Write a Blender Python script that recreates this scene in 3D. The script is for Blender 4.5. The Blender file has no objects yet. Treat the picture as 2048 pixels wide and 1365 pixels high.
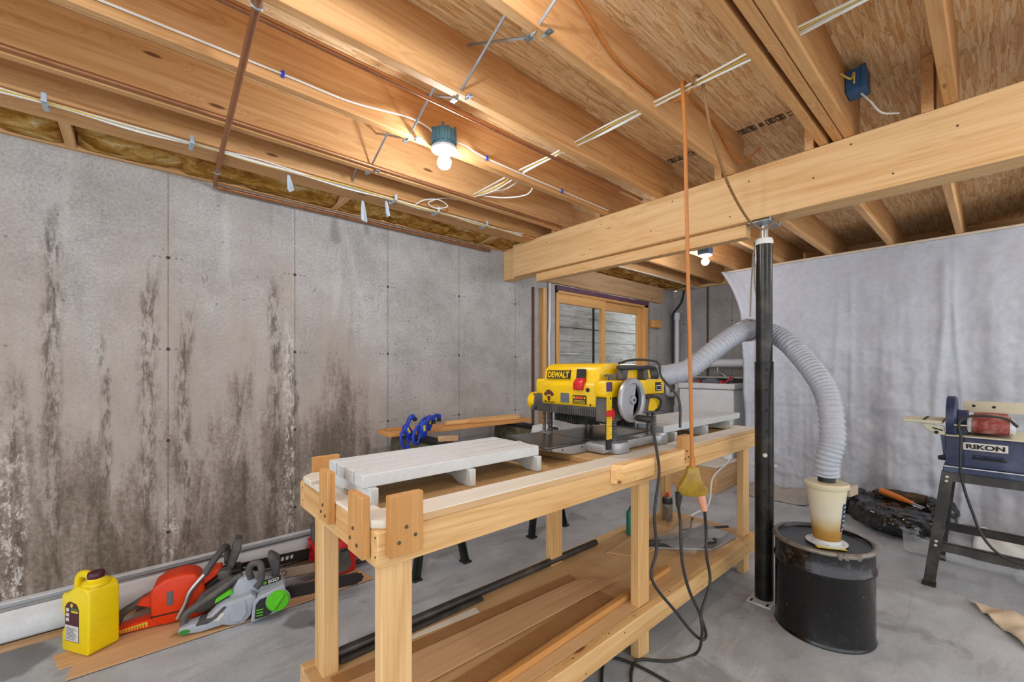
import bpy, bmesh, math, random
from mathutils import Vector, Matrix, noise
PI = math.pi
random.seed(7)
SC = bpy.context.scene
COL = SC.collection
def R(a): return math.radians(a)
def lin(h):
    h = h.lstrip('#'); out = []
    for i in (0, 2, 4):
        c = int(h[i:i+2], 16) / 255
        out.append(c / 12.92 if c <= .04045 else ((c + .055) / 1.055) ** 2.4)
    return (*out, 1)

# ---------------------------------------------------------------- materials
class NT:
    """small helper to write node trees as expressions"""
    def __init__(s, name):
        s.m = bpy.data.materials.new(name); s.m.use_nodes = True
        s.t = s.m.node_tree; s.n = s.t.nodes; s.b = s.n['Principled BSDF']; s.l = s.t.links
    def put(s, sock, v):
        if isinstance(v, bpy.types.NodeSocket): s.l.new(v, sock)
        else: sock.default_value = v
    def node(s, typ, **kw):
        n = s.n.new(typ)
        for k, v in kw.items(): setattr(n, k, v)
        return n
    def coord(s, out='Object'): return s.node('ShaderNodeTexCoord').outputs[out]
    def rnd(s): return s.node('ShaderNodeObjectInfo').outputs['Random']
    def map(s, v, scale=(1, 1, 1), rot=(0, 0, 0), loc=(0, 0, 0)):
        n = s.node('ShaderNodeMapping'); s.put(n.inputs[0], v); s.put(n.inputs['Location'], loc); s.put(n.inputs['Rotation'], rot); s.put(n.inputs['Scale'], scale); return n.outputs[0]
    def noise(s, v, scale=5, detail=4, rough=.55, dist=0, out='Fac'):
        n = s.node('ShaderNodeTexNoise'); s.put(n.inputs['Vector'], v); s.put(n.inputs['Scale'], scale); s.put(n.inputs['Detail'], detail); s.put(n.inputs['Roughness'], rough); s.put(n.inputs['Distortion'], dist); return n.outputs[out]
    def voro(s, v, scale=5, feature='F1', out='Distance', rand=1.0):
        n = s.node('ShaderNodeTexVoronoi', feature=feature); s.put(n.inputs['Vector'], v); s.put(n.inputs['Scale'], scale); s.put(n.inputs['Randomness'], rand); return n.outputs[out]
    def m_(s, op, a, b=0.0, c=0.0, clamp=False):
        n = s.node('ShaderNodeMath', operation=op, use_clamp=clamp); s.put(n.inputs[0], a); s.put(n.inputs[1], b); s.put(n.inputs[2], c); return n.outputs[0]
    def vm(s, op, a, b):
        n = s.node('ShaderNodeVectorMath', operation=op); s.put(n.inputs[0], a); s.put(n.inputs[1], b); return n.outputs[0]
    def xyz(s, v):
        n = s.node('ShaderNodeSeparateXYZ'); s.put(n.inputs[0], v); return n.outputs
    def comb(s, x, y, z):
        n = s.node('ShaderNodeCombineXYZ'); s.put(n.inputs[0], x); s.put(n.inputs[1], y); s.put(n.inputs[2], z); return n.outputs[0]
    def ss(s, v, lo, hi, a=0.0, b=1.0):
        n = s.node('ShaderNodeMapRange', interpolation_type='SMOOTHSTEP'); s.put(n.inputs['Value'], v); s.put(n.inputs['From Min'], lo); s.put(n.inputs['From Max'], hi); s.put(n.inputs['To Min'], a); s.put(n.inputs['To Max'], b); return n.outputs[0]
    def ramp(s, v, stops):
        n = s.node('ShaderNodeValToRGB'); s.put(n.inputs[0], v); e = n.color_ramp.elements
        while len(e) < len(stops): e.new(.5)
        for i, (p, c) in enumerate(stops): e[i].position = p; e[i].color = lin(c) if isinstance(c, str) else c
        return n.outputs[0]
    def mix(s, f, a, b, mode='MIX'):
        n = s.node('ShaderNodeMix', data_type='RGBA', blend_type=mode); s.put(n.inputs[0], f)
        s.put(n.inputs[6], lin(a) if isinstance(a, str) else a); s.put(n.inputs[7], lin(b) if isinstance(b, str) else b); return n.outputs[2]
    def bump(s, h, strength=.3, dist=.01):
        n = s.node('ShaderNodeBump'); s.put(n.inputs['Height'], h); s.put(n.inputs['Strength'], strength); s.put(n.inputs['Distance'], dist); s.l.new(n.outputs[0], s.b.inputs['Normal'])
    def done(s, color=None, rough=.5, metal=0.0, spec=.5, **kw):
        if color is not None: s.put(s.b.inputs['Base Color'], lin(color) if isinstance(color, str) else color)
        s.put(s.b.inputs['Roughness'], rough); s.put(s.b.inputs['Metallic'], metal); s.put(s.b.inputs['Specular IOR Level'], spec)
        for k, v in kw.items(): s.put(s.b.inputs[k.replace('_', ' ')], v)
        return s.m

def mixhex(a, b, f):
    A, B = lin(a), lin(b)
    return tuple(x * (1 - f) + y * f for x, y in zip(A, B))

def plain(name, color, rough=.5, metal=0.0, spec=.5, dirt=None, amt=.35, scale=9, bump=0, **kw):
    t = NT(name); v = t.coord()
    f = t.ss(t.noise(v, scale, 5, .62), .42, .72)
    c = t.mix(t.m_('MULTIPLY', f, amt), color, dirt or color)
    fine = t.noise(v, scale * 9, 3, .6)
    c = t.mix(.10, c, t.ramp(fine, [(.3, '#303030'), (.7, '#E8E8E8')]), 'OVERLAY')
    if bump: t.bump(t.noise(v, scale * 6, 4), bump, .004)
    return t.done(c, rough, metal, spec, **kw)

def wood(name, lo, hi, axis=0, knots=True, rough=.6, knotc='#5E3415', contrast=1.0, across=22.):
    """sawn lumber: grain runs along the given axis, random per object"""
    t = NT(name); v = t.vm('ADD', t.coord(), t.comb(t.m_('MULTIPLY', t.rnd(), 7.3), t.m_('MULTIPLY', t.rnd(), 3.1), t.m_('MULTIPLY', t.rnd(), 5.7)))
    sc = [across] * 3; sc[axis] = .9
    sk = [9.0] * 3; sk[axis] = 2.3
    kd = t.voro(t.map(v, sk), 1.0)
    warp = t.m_('MULTIPLY', t.ss(kd, 0, .45, 1, 0), .55 if knots else 0.0)
    mv = t.map(v, sc)
    mv = t.vm('ADD', mv, t.comb(warp, warp, warp))
    g1 = t.noise(mv, 1.0, 5, .62, .35)
    ring = t.m_('ABSOLUTE', t.m_('SINE', t.m_('MULTIPLY', t.noise(t.vm('ADD', t.map(v, [q * .26 for q in sc]), t.comb(warp, warp, warp)), 1.0, 2, .5), 42)))
    s2 = [across * 6] * 3; s2[axis] = 3.0
    g2 = t.noise(t.map(v, s2), 1.0, 4, .7)
    sb = [2.2] * 3; sb[axis] = .35
    g3 = t.noise(t.map(v, sb), 1.0, 2)
    f = t.m_('ADD', t.m_('ADD', t.m_('MULTIPLY', g1, .40), t.m_('MULTIPLY', ring, .075)), t.m_('ADD', t.m_('MULTIPLY', g2, .30), t.m_('MULTIPLY', g3, .25)))
    c = t.ramp(f, [(.5 - .145 / contrast, lo), (.5 + .02, mixhex(lo, hi, .62)), (.5 + .145 / contrast, hi)])
    tone = t.m_('MULTIPLY_ADD', t.rnd(), .14, .93)
    c = t.mix(1.0, c, t.comb(tone, tone, tone), 'MULTIPLY')
    dash = t.m_('MULTIPLY', t.ss(t.noise(t.map(v, [q * 1.6 for q in s2]), 1.0, 3, .6), .64, .74), .30 * contrast)
    c = t.mix(dash, c, mixhex(lo, '#4A2A10', .55))
    if knots:
        k = t.m_('MULTIPLY', t.ss(kd, .045, .10, 1, 0), t.ss(t.xyz(t.voro(t.map(v, sk), 1.0, 'F1', 'Color'))[1], .38, .42))
        c = t.mix(t.m_('MULTIPLY', k, .9), c, knotc)
    t.bump(g2, .12, .002)
    return t.done(c, rough, 0, .35)

def osb(name):
    t = NT(name); v = t.coord()
    cols = [(0, '#A8723E'), (.18, '#CB985E'), (.42, '#E6BE88'), (.72, '#F3D6A8'), (1, '#FAEACA')]
    wob = t.map(t.noise(v, 16, 3, .6, 0, 'Color'), (.22, .8, 0))
    c = None
    for i, a in enumerate((95, 70, 118, 86)):
        w = t.vm('ADD', t.map(v, (5 + i * .7, 74 + 6 * i, 6), (0, 0, R(-a)), (i * 3.3, i * 1.7, 0)), wob)
        vc = t.xyz(t.voro(w, 1.0, 'F1', 'Color'))
        e = t.voro(w, 1.0, 'DISTANCE_TO_EDGE')
        grain = t.noise(t.map(v, (14, 190, 6), (0, 0, R(-a))), 1.0, 3, .65)
        f = t.m_('ADD', t.m_('MULTIPLY', vc[0], .55), t.m_('MULTIPLY', grain, .5))
        k = t.mix(t.m_('MULTIPLY', t.ss(e, .0, .08, 1, 0), t.m_('MULTIPLY', vc[2], .6)), t.ramp(f, cols), '#6A3E18')
        c = k if c is None else t.mix(t.ss(vc[1], .58, .62), c, k)
    fleck = t.ss(t.noise(t.map(v, (40, 120, 6), (0, 0, R(-95))), 1.0, 4, .7, .6), .60, .70, 0, .55)
    c = t.mix(fleck, c, '#7A4A20')
    t.bump(t.noise(t.map(v, (20, 110, 6), (0, 0, R(-95))), 1, 4), .45, .005)
    return t.done(c, .75, 0, .25)

def concrete_wall(name, stained):
    t = NT(name); v = t.coord(); x, y, z = t.xyz(v)
    u = x if stained else y
    p = t.comb(u, z, 0.0)
    base = t.ramp(t.noise(p, 2.6, 7, .68), [(.3, '#97948F'), (.5, '#ABA8A4'), (.7, '#BAB8B4')])
    fine = t.noise(p, 75, 5, .75)
    base = t.mix(.30, base, t.ramp(fine, [(.34, '#3A3A3A'), (.66, '#E6E6E6')]), 'OVERLAY')
    drip = t.noise(t.map(p, (11, 1.0, 1)), 1.0, 6, .68, .3)
    base = t.mix(t.ss(drip, .54, .74, 0, .38), base, '#857F77')
    base = t.mix(t.ss(t.noise(t.map(p, (7, 1.2, 1), loc=(9, 4, 0)), 1.0, 6, .68, .4), .56, .72, 0, .35), base, '#C6C4C1')
    pits = t.ss(t.voro(t.map(p, (18, 10, 1)), 1.0), .05, .11, .8, 0)
    pits = t.m_('MULTIPLY', pits, t.ss(t.noise(p, 6, 2), .46, .56))
    base = t.mix(pits, base, '#5F5951')
    crk = t.m_('MULTIPLY', t.ss(t.m_('ABSOLUTE', t.m_('SUBTRACT', t.noise(t.map(p, (9, 6, 1)), 1.0, 5, .7, .5), .5)), .002, .012, 1, 0), t.ss(t.noise(p, 3.1, 3), .50, .6, 0, .5))
    base = t.mix(crk, base, '#6E675E')
    if stained:
        s1 = t.noise(t.map(p, (3.6, .8, 1), loc=(1.7, .2, 0)), 1.0, 8, .68, .35)
        s2 = t.noise(t.map(p, (13, 2.0, 1)), 1.0, 8, .74, .3)
        s3 = t.noise(p, 42, 6, .8, .2)
        zz = t.ss(z, .1, 2.3, .13, -.16)
        xx = t.ss(x, .75, 1.6, .05, -.20)
        hump = t.m_('MULTIPLY', t.ss(t.m_('ABSOLUTE', t.m_('SUBTRACT', x, 1.18)), .05, .36, .17, 0), t.ss(z, 1.1, 1.8, 1, 0))
        a = t.m_('ADD', t.m_('ADD', t.m_('MULTIPLY', s1, .60), t.m_('MULTIPLY', s2, .40)), t.m_('ADD', t.m_('ADD', zz, xx), hump))
        ar = t.m_('ADD', a, t.m_('MULTIPLY_ADD', s3, .34, -.17))
        base = t.mix(t.ss(a, .30, .56, 0, .70), base, '#A89C90')
        base = t.mix(t.ss(a, .50, .66, 0, .45), base, '#8F8275')
        base = t.mix(t.ss(ar, .57, .66, 0, .58), base, '#6E6255')
        base = t.mix(t.ss(ar, .64, .74, 0, .60), base, '#504539')
        cr = t.m_('MULTIPLY', t.ss(a, .42, .58), t.ss(t.noise(t.map(p, (9, 3, 1), loc=(3, 0, 0)), 1.0, 8, .78, .3), .53, .66))
        base = t.mix(t.m_('MULTIPLY', cr, .55), base, '#BBB1A6')
        sp = t.m_('MULTIPLY', t.ss(a, .40, .6), t.ss(t.noise(p, 130, 4, .8), .58, .68))
        base = t.mix(t.m_('MULTIPLY', sp, .4), base, '#5A5046')
        # dark runs beside the form seams
        for sx, w, top in ((-.30, .05, 2.2), (.06, .06, 1.95), (.22, .05, 1.75), (.68, .06, 2.0), (.77, .035, 1.55), (-.12, .03, 1.6), (.50, .03, 1.3), (-.42, .04, 1.4)):
            wob = t.m_('MULTIPLY_ADD', t.noise(t.map(p, (2, 3, 1), loc=(sx * 9, 0, 0)), 1, 3), .12, -.06)
            d = t.m_('ABSOLUTE', t.m_('SUBTRACT', t.m_('SUBTRACT', x, sx), wob))
            k = t.m_('MULTIPLY', t.ss(d, w * .2, w, 1, 0), t.m_('MULTIPLY', t.ss(z, top - .3, top, 1, 0), t.ss(t.noise(t.map(p, (30, 7, 1), loc=(sx, 0, 0)), 1, 6, .78, .2), .42, .60)))
            base = t.mix(t.m_('MULTIPLY', k, .85), base, '#595044')
        # white lime scale
        for sx, w, top in ((.755, .05, 1.75), (-.44, .08, 1.15), (1.55, .16, .95), (.15, .05, .75)):
            d = t.m_('ABSOLUTE', t.m_('SUBTRACT', x, sx))
            k = t.m_('MULTIPLY', t.ss(d, w * .35, w, 1, 0), t.m_('MULTIPLY', t.ss(z, top - .4, top, 1, 0), t.ss(t.noise(t.map(p, (30, 14, 1)), 1, 6, .82, .2), .50, .58)))
            base = t.mix(t.m_('MULTIPLY', k, .75), base, '#D2CDC6')
    # form seams every .65 and tie holes
    off = .14 if stained else .3
    fx = t.m_('SUBTRACT', t.m_('FRACT', t.m_('ADD', t.m_('DIVIDE', t.m_('SUBTRACT', u, off), .65), 20.5)), .5)
    dx = t.m_('MULTIPLY', t.m_('ABSOLUTE', fx), .65)
    wv = t.m_('MULTIPLY', t.noise(t.map(p, (6, 6, 1)), 1, 2), .004)
    seam = t.ss(t.m_('ADD', dx, wv), .0028, .0065, .62, 0)
    base = t.mix(seam, base, '#5F5952')
    fz = t.m_('MULTIPLY', t.m_('SUBTRACT', t.m_('FRACT', t.m_('ADD', t.m_('DIVIDE', t.m_('SUBTRACT', z, .39), .51), 20.5)), .5), .51)
    fz = t.m_('ADD', fz, t.m_('MULTIPLY', t.noise(t.comb(x, 0.0, 0.0), 1.5, 1), .02))
    for cx, r, c, am in ((0, .012, '#3E3833', .95), (.035, .008, '#7B756D', .7), (.06, .009, '#7B756D', .6)):
        ex = t.m_('SUBTRACT', dx, cx)
        d = t.m_('SQRT', t.m_('ADD', t.m_('MULTIPLY', ex, ex), t.m_('MULTIPLY', fz, fz)))
        base = t.mix(t.ss(d, r * .6, r, am, 0), base, c)
    t.bump(t.m_('ADD', t.noise(p, 40, 5, .7), t.m_('MULTIPLY', t.noise(p, 6, 4), .8)), .28, .006)
    return t.done(base, .88, 0, .2)

def concrete_floor(name):
    t = NT(name); v = t.coord()
    big = t.noise(v, 1.1, 6, .62, .4); mid = t.noise(t.map(v, loc=(3, 8, 0)), 5, 6, .68, .5)
    f = t.m_('ADD', t.m_('MULTIPLY', big, .6), t.m_('MULTIPLY', mid, .4))
    c = t.ramp(f, [(.32, '#93979B'), (.46, '#ABB0B5'), (.56, '#BABFC4'), (.7, '#C9CED3')])
    c = t.mix(.14, c, t.ramp(t.noise(v, 90, 4, .75), [(.35, '#505050'), (.65, '#DADADA')]), 'OVERLAY')
    sw = t.noise(t.map(v, (2, 9, 1), (0, 0, R(30))), 1.0, 5, .6, 1.2)
    c = t.mix(t.ss(sw, .52, .7, 0, .42), c, '#8A898A')
    st = t.ss(t.noise(t.map(v, loc=(5.2, 1.1, 0)), 2.2, 5, .6, .3), .60, .68, 0, .55)
    c = t.mix(st, c, '#7C7B7D')
    x, y, z = t.xyz(v)
    for cx, cy, r, am in ((.66, 2.36, .10, .6), (.72, 2.27, .07, .55), (-.42, 2.86, .16, .6)):   # oil spots
        dx = t.m_('SUBTRACT', x, cx); dy = t.m_('SUBTRACT', y, cy)
        d = t.m_('ADD', t.m_('SQRT', t.m_('ADD', t.m_('MULTIPLY', dx, dx), t.m_('MULTIPLY', dy, dy))), t.m_('MULTIPLY_ADD', t.noise(v, 9, 4), .12, -.06))
        c = t.mix(t.ss(d, r * .75, r, am, 0), c, '#57565A')
    t.bump(mid, .06, .01)
    return t.done(c, t.ss(mid, .3, .7, .42, .6), 0, .4)

def glassm(name):
    t = NT(name); n = t.n
    tr = n.new('ShaderNodeBsdfTransparent'); gl = n.new('ShaderNodeBsdfGlossy'); gl.inputs['Roughness'].default_value = .02
    mx = n.new('ShaderNodeMixShader'); mx.inputs[0].default_value = .07
    t.l.new(tr.outputs[0], mx.inputs[1]); t.l.new(gl.outputs[0], mx.inputs[2])
    t.l.new(mx.outputs[0], n['Material Output'].inputs[0]); return t.m

def filmm(name, tint, alpha):
    t = NT(name)
    t.bump(t.noise(t.coord(), 40, 4, .6), .6, .01)
    return t.done(tint, .18, 0, .6, Alpha=alpha)

def emit(name, color, s):
    t = NT(name); return t.done(color, .4, 0, .5, Emission_Color=lin(color), Emission_Strength=s)

def thread(name, color, pitch):
    t = NT(name); z = t.xyz(t.coord())[2]
    w = t.m_('SINE', t.m_('MULTIPLY', z, 2 * PI / pitch))
    t.bump(w, .8, .003)
    return t.done(t.mix(t.ss(w, -.6, .6), '#55565A', color), .35, .9, .5)

def drum_paint(name):
    t = NT(name); v = t.coord(); z = t.xyz(v)[2]
    n1 = t.noise(v, 26, 6, .72, .6)
    band = t.ss(t.m_('ABSOLUTE', t.m_('SUBTRACT', z, .375)), .02, .075, .09, -.12)
    k = t.ss(t.m_('ADD', n1, band), .62, .72, 0, .75)
    c = t.mix(k, '#0A0909', '#4C3E34')
    k2 = t.m_('MULTIPLY', t.ss(t.noise(t.map(v, loc=(4, 0, 0)), 60, 4, .7), .68, .73), .8)
    c = t.mix(k2, c, '#A79B8B')
    t.bump(t.noise(v, 14, 3), .06, .01)
    return t.done(c, t.ss(n1, .4, .75, .12, .4), 0, .6)

def bucket_plastic(name, z0, z1):
    t = NT(name); z = t.xyz(t.coord())[2]
    f = t.m_('ADD', t.m_('DIVIDE', t.m_('SUBTRACT', z, z0), z1 - z0), t.m_('MULTIPLY_ADD', t.noise(t.coord(), 7, 3), .22, -.11))
    c = t.ramp(f, [(.0, '#A0742C'), (.20, '#AE8642'), (.34, '#BFAA7E'), (.5, '#C9C3AE'), (1, '#CDC4A4')])
    return t.done(c, .38, 0, .4, Subsurface_Weight=.25, Subsurface_Radius=(.03, .025, .015))

def fluff(name):
    t = NT(name); v = t.coord()
    f = t.noise(t.map(v, (5, 12, 12)), 1.0, 7, .72, .6)
    c = t.ramp(f, [(.32, '#74491A'), (.46, '#B07C32'), (.58, '#D8AC62'), (.70, '#F2E4C0')])
    t.bump(t.noise(v, 45, 6, .75), .9, .02)
    return t.done(c, .95, 0, .1)

def weathered(name):
    t = NT(name); v = t.coord()
    g = t.noise(t.map(v, (2.2, 30, 34)), 1.0, 6, .7, .3)
    c = t.ramp(g, [(.30, '#8A8880'), (.5, '#AEACA4'), (.7, '#C4C3BC')])
    k = t.ss(t.voro(t.map(v, (5, 3, 9)), 1.0), .05, .12, .8, 0)
    c = t.mix(k, c, '#4C463E')
    c = t.mix(t.ss(t.noise(t.map(v, (1.5, 4, 5)), 1.0, 5, .7), .5, .66, 0, .6), c, '#6E6C5E')
    return t.done(c, .95, 0, .05)

MT = {}
MT['joist'] = wood('joist_lumber', '#B57C42', '#DDAE78', 0)
MT['joistY'] = wood('beam_lumber', '#C8965A', '#E6C08C', 1)
MT['blockY'] = wood('block_lumber', '#B8834A', '#DDB27C', 1, False)
MT['benchX'] = wood('bench_lumber_long', '#C28E4E', '#E6BF86', 0, True, .55, '#6B3A1A', 1.25)
MT['benchY'] = wood('bench_lumber_cross', '#C28E4E', '#E6BF86', 1, True, .55, '#6B3A1A', 1.25)
MT['benchZ'] = wood('bench_lumber_upright', '#C48F4C', '#E8C088', 2, False, .55, '#6B3A1A', 1.25)
MT['blockZ'] = wood('stop_block_maple', '#B17C42', '#CF9C60', 2, False, .5, '#6B3A1A', 1.1)
MT['ply'] = wood('birch_plywood', '#D3CBB9', '#E3DCCD', 0, False, .55, '#8A6A40', .9, 10)
MT['mdf'] = plain('brown_hardboard', '#BE9A68', .6, dirt='#A88250', amt=.5)
MT['hardboard'] = plain('dark_hardboard', '#A87A4A', .6, dirt='#96683A', amt=.5)
MT['panelX'] = wood('shelf_plywood', '#C39A68', '#DDB98A', 0, False, .55, '#8A5A30', 1.0, 9)
MT['oakply'] = wood('oak_plywood', '#B98D60', '#D6AE84', 0, False, .6, '#8A5A30', .9, 30)
MT['lath'] = wood('orange_lath', '#BD7F38', '#D9A262', 0, False)
MT['frame'] = wood('window_frame_fir', '#BC8445', '#DBAA6C', 2, False, .45)
MT['frameX'] = wood('window_rail_fir', '#BC8445', '#DBAA6C', 0, False, .45)
MT['header'] = wood('header_lumber', '#9E7650', '#C9A47C', 0, True, .7)
MT['osb'] = osb('osb_subfloor')
MT['wall'] = concrete_wall('stained_concrete', True)
MT['wallb'] = concrete_wall('grey_concrete', False)
MT['floor'] = concrete_floor('floor_concrete')
MT['white'] = plain('white_paint', '#DCDDDE', .45, dirt='#C4C3BF', amt=.3)
MT['heater'] = plain('heater_enamel', '#D3D7DA', .35, dirt='#B5B4B0', amt=.35)
MT['slat'] = plain('white_slat_paint', '#CDD1D2', .5, dirt='#BDBDB6', amt=.3)
MT['yellow'] = plain('yellow_plastic', '#E5BC00', .35, dirt='#D0A800', amt=.4)
MT['jug'] = plain('jug_yellow_plastic', '#EFD400', .32, dirt='#E2C400', amt=.4)
MT['cap'] = plain('maroon_cap', '#4A1226', .35)
MT['red'] = plain('red_plastic', '#C4161C', .35)
MT['orange'] = plain('saw_orange', '#E23B08', .38, dirt='#B83208', amt=.4)
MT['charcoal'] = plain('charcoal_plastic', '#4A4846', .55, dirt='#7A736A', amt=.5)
MT['black'] = plain('black_plastic', '#1C1C1D', .45, dirt='#3A3937', amt=.4)
MT['rubber'] = plain('black_rubber', '#23211E', .6)
MT['bristle'] = plain('black_bristle', '#1A1917', .8, dirt='#55504A', amt=.6, scale=30)
MT['alu'] = plain('cast_aluminium', '#A9AAAD', .38, .55, dirt='#8A8B8E', amt=.4)
MT['table'] = plain('planer_table_steel', '#6E6C69', .28, .8, dirt='#565452', amt=.5)
MT['galv'] = plain('galvanised_steel', '#9FA6AA', .42, .8, dirt='#72787C', amt=.5)
MT['steel'] = plain('bright_steel', '#B8B6B0', .3, .9)
MT['screw'] = plain('screw_steel', '#6E6148', .35, .9)
MT['nail'] = plain('nail_head_dark', '#4A3826', .6, .4)
MT['chrome'] = thread('threaded_column', '#D8D9DC', .007)
MT['copper'] = plain('copper_pipe', '#A5714C', .40, .6, dirt='#7E5034', amt=.5)
MT['ego'] = plain('saw_light_grey', '#A9AFB8', .42, dirt='#8D9197', amt=.4)
MT['green'] = plain('bright_green_plastic', '#5BC41A', .38)
MT['dgreen'] = plain('green_badge', '#2E8B32', .4)
MT['teal'] = plain('teal_can', '#1B7F6A', .4, .2, dirt='#145F50')
MT['blue'] = plain('clamp_blue', '#1F3FB0', .4, dirt='#16308A')
MT['boxblue'] = plain('outlet_box_blue', '#2B5E8E', .5, dirt='#1E4468')
MT['fixture'] = plain('teal_box_plastic', '#456E78', .55, dirt='#2E4C54')
MT['navy'] = plain('navy_enamel', '#222E50', .4, dirt='#66708A', amt=.45, scale=6)
MT['cream'] = plain('cream_enamel', '#CFCBB0', .45, dirt='#B4AE92', amt=.4)
MT['abrasive'] = plain('red_abrasive', '#8E3830', .9, dirt='#C9A79C', amt=.75, scale=14)
MT['cloth'] = plain('white_drape_cloth', '#BEC1C8', .85, dirt='#B1B3B8', amt=.3, scale=3, bump=.1)
MT['canvas'] = plain('beige_canvas', '#D9C9B0', .9, dirt='#C4AF90', amt=.5, bump=.2)
MT['dropcloth'] = plain('grey_dropcloth', '#A9A49C', .9, dirt='#8F8A82')
MT['rag'] = plain('white_rag', '#D8D8D4', .9)
MT['bag'] = plain('black_bag_film', '#0B0C0E', .12, 0, .8, bump=.8, scale=5)
MT['bark'] = plain('dark_brown_bark', '#3B2D1E', .9, dirt='#6A5236', amt=.7, scale=30)
MT['handle'] = plain('orange_handle', '#D9792C', .45)
MT['stand'] = plain('stand_black_steel', '#3A3835', .42, .3, dirt='#6A645C', amt=.6, scale=7)
MT['post'] = plain('steel_post_dark', '#2A2926', .30, .5, dirt='#4E4942', amt=.6, scale=11)
MT['postlow'] = plain('steel_sleeve_dark', '#232220', .34, .5, dirt='#4A433A', amt=.7, scale=9)
MT['drum'] = drum_paint('drum_black_paint')
MT['drumlid'] = plain('drum_lid_black', '#151516', .28, .2, dirt='#3A3835', amt=.5)
MT['ring'] = plain('drum_ring_steel', '#8E887E', .38, .5, dirt='#524C44', amt=.6, scale=20)
MT['hose'] = plain('grey_hose', '#A6AAB2', .35, dirt='#92959B', amt=.3)
MT['rope'] = plain('rope_fibre', '#9A9286', .9)
MT['cablew'] = plain('white_cable', '#DEDCD4', .5)
MT['cabley'] = plain('yellow_cable', '#D2B64E', .5)
MT['cordo'] = plain('orange_cord', '#B4702E', .5)
MT['cordb'] = plain('brown_cord', '#8A6438', .5)
MT['cordk'] = plain('black_cord', '#2E2C28', .5)
MT['amber'] = plain('amber_tap_plastic', '#9C7C1C', .3, dirt='#5A450C', amt=.6, scale=30)
MT['peach'] = plain('clear_plug_plastic', '#D99A7C', .25, dirt='#B8714E', scale=30)
MT['tag'] = plain('grey_scrap_film', '#AEBAC4', .4)
MT['purple'] = plain('sealant_purple', '#5A3A50', .7, dirt='#8A5A40')
MT['pvc'] = plain('white_pvc', '#D9DBDE', .35)
MT['bulb'] = emit('lit_bulb', '#EEF4FF', 340)
MT['glass'] = glassm('window_glass')
MT['crib'] = weathered('weathered_boards')
MT['fluff'] = fluff('fibreglass')
MT['bucket'] = bucket_plastic('dust_bucket_plastic', 0.0, .285)
MT['film'] = filmm('clear_film', '#DADDE0', .32)
MT['paperw'] = plain('white_label', '#D8D6CE', .6, dirt='#A9A7A2', amt=.6, scale=60)
MT['paperm'] = plain('maroon_label', '#4A1C22', .6, dirt='#6A3A3A', amt=.5, scale=40)
MT['ink'] = plain('black_ink', '#1C1712', .7)
MT['inkb'] = plain('stamp_ink', '#3A2A18', .9)
MT['labely'] = plain('yellow_label', '#D9C22E', .5)
MT['labelo'] = plain('orange_label', '#C8501E', .5)
MT['labelg'] = plain('grey_label', '#62666C', .5, dirt='#3A3C40', scale=40)
MT['purplelab'] = plain('purple_label', '#4A2A5C', .5)
MT['barbeige'] = plain('bar_sheath_beige', '#A99884', .5, dirt='#857562')
MT['olive'] = plain('olive_plastic', '#55503C', .7, dirt='#8A846A', amt=.7, scale=14)
MT['can'] = plain('spray_can_label', '#8C7F70', .4, .2, dirt='#4A423A', amt=.8, scale=45)
MT['ceramic'] = plain('white_ceramic', '#B9BABA', .3)
MT['rust'] = plain('rusty_iron', '#5A3F30', .8, dirt='#3A2A22')

# ---------------------------------------------------------------- geometry helpers
WM = {}
def catmull(pts, n=8, closed=False):
    P = [Vector(p) for p in pts]; out = []; N = len(P)
    for i in range(N if closed else N - 1):
        p1, p2 = P[i], P[(i + 1) % N]
        p0 = P[i - 1] if (closed or i) else p1 * 2 - p2
        p3 = P[(i + 2) % N] if (closed or i + 2 < N) else p2 * 2 - p1
        for k in range(n):
            t = k / n
            out.append(.5 * ((2 * p1) + (p2 - p0) * t + (2 * p0 - 5 * p1 + 4 * p2 - p3) * t * t + (3 * p1 - p0 - 3 * p2 + p3) * t ** 3))
    if not closed: out.append(P[-1])
    return out

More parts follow.
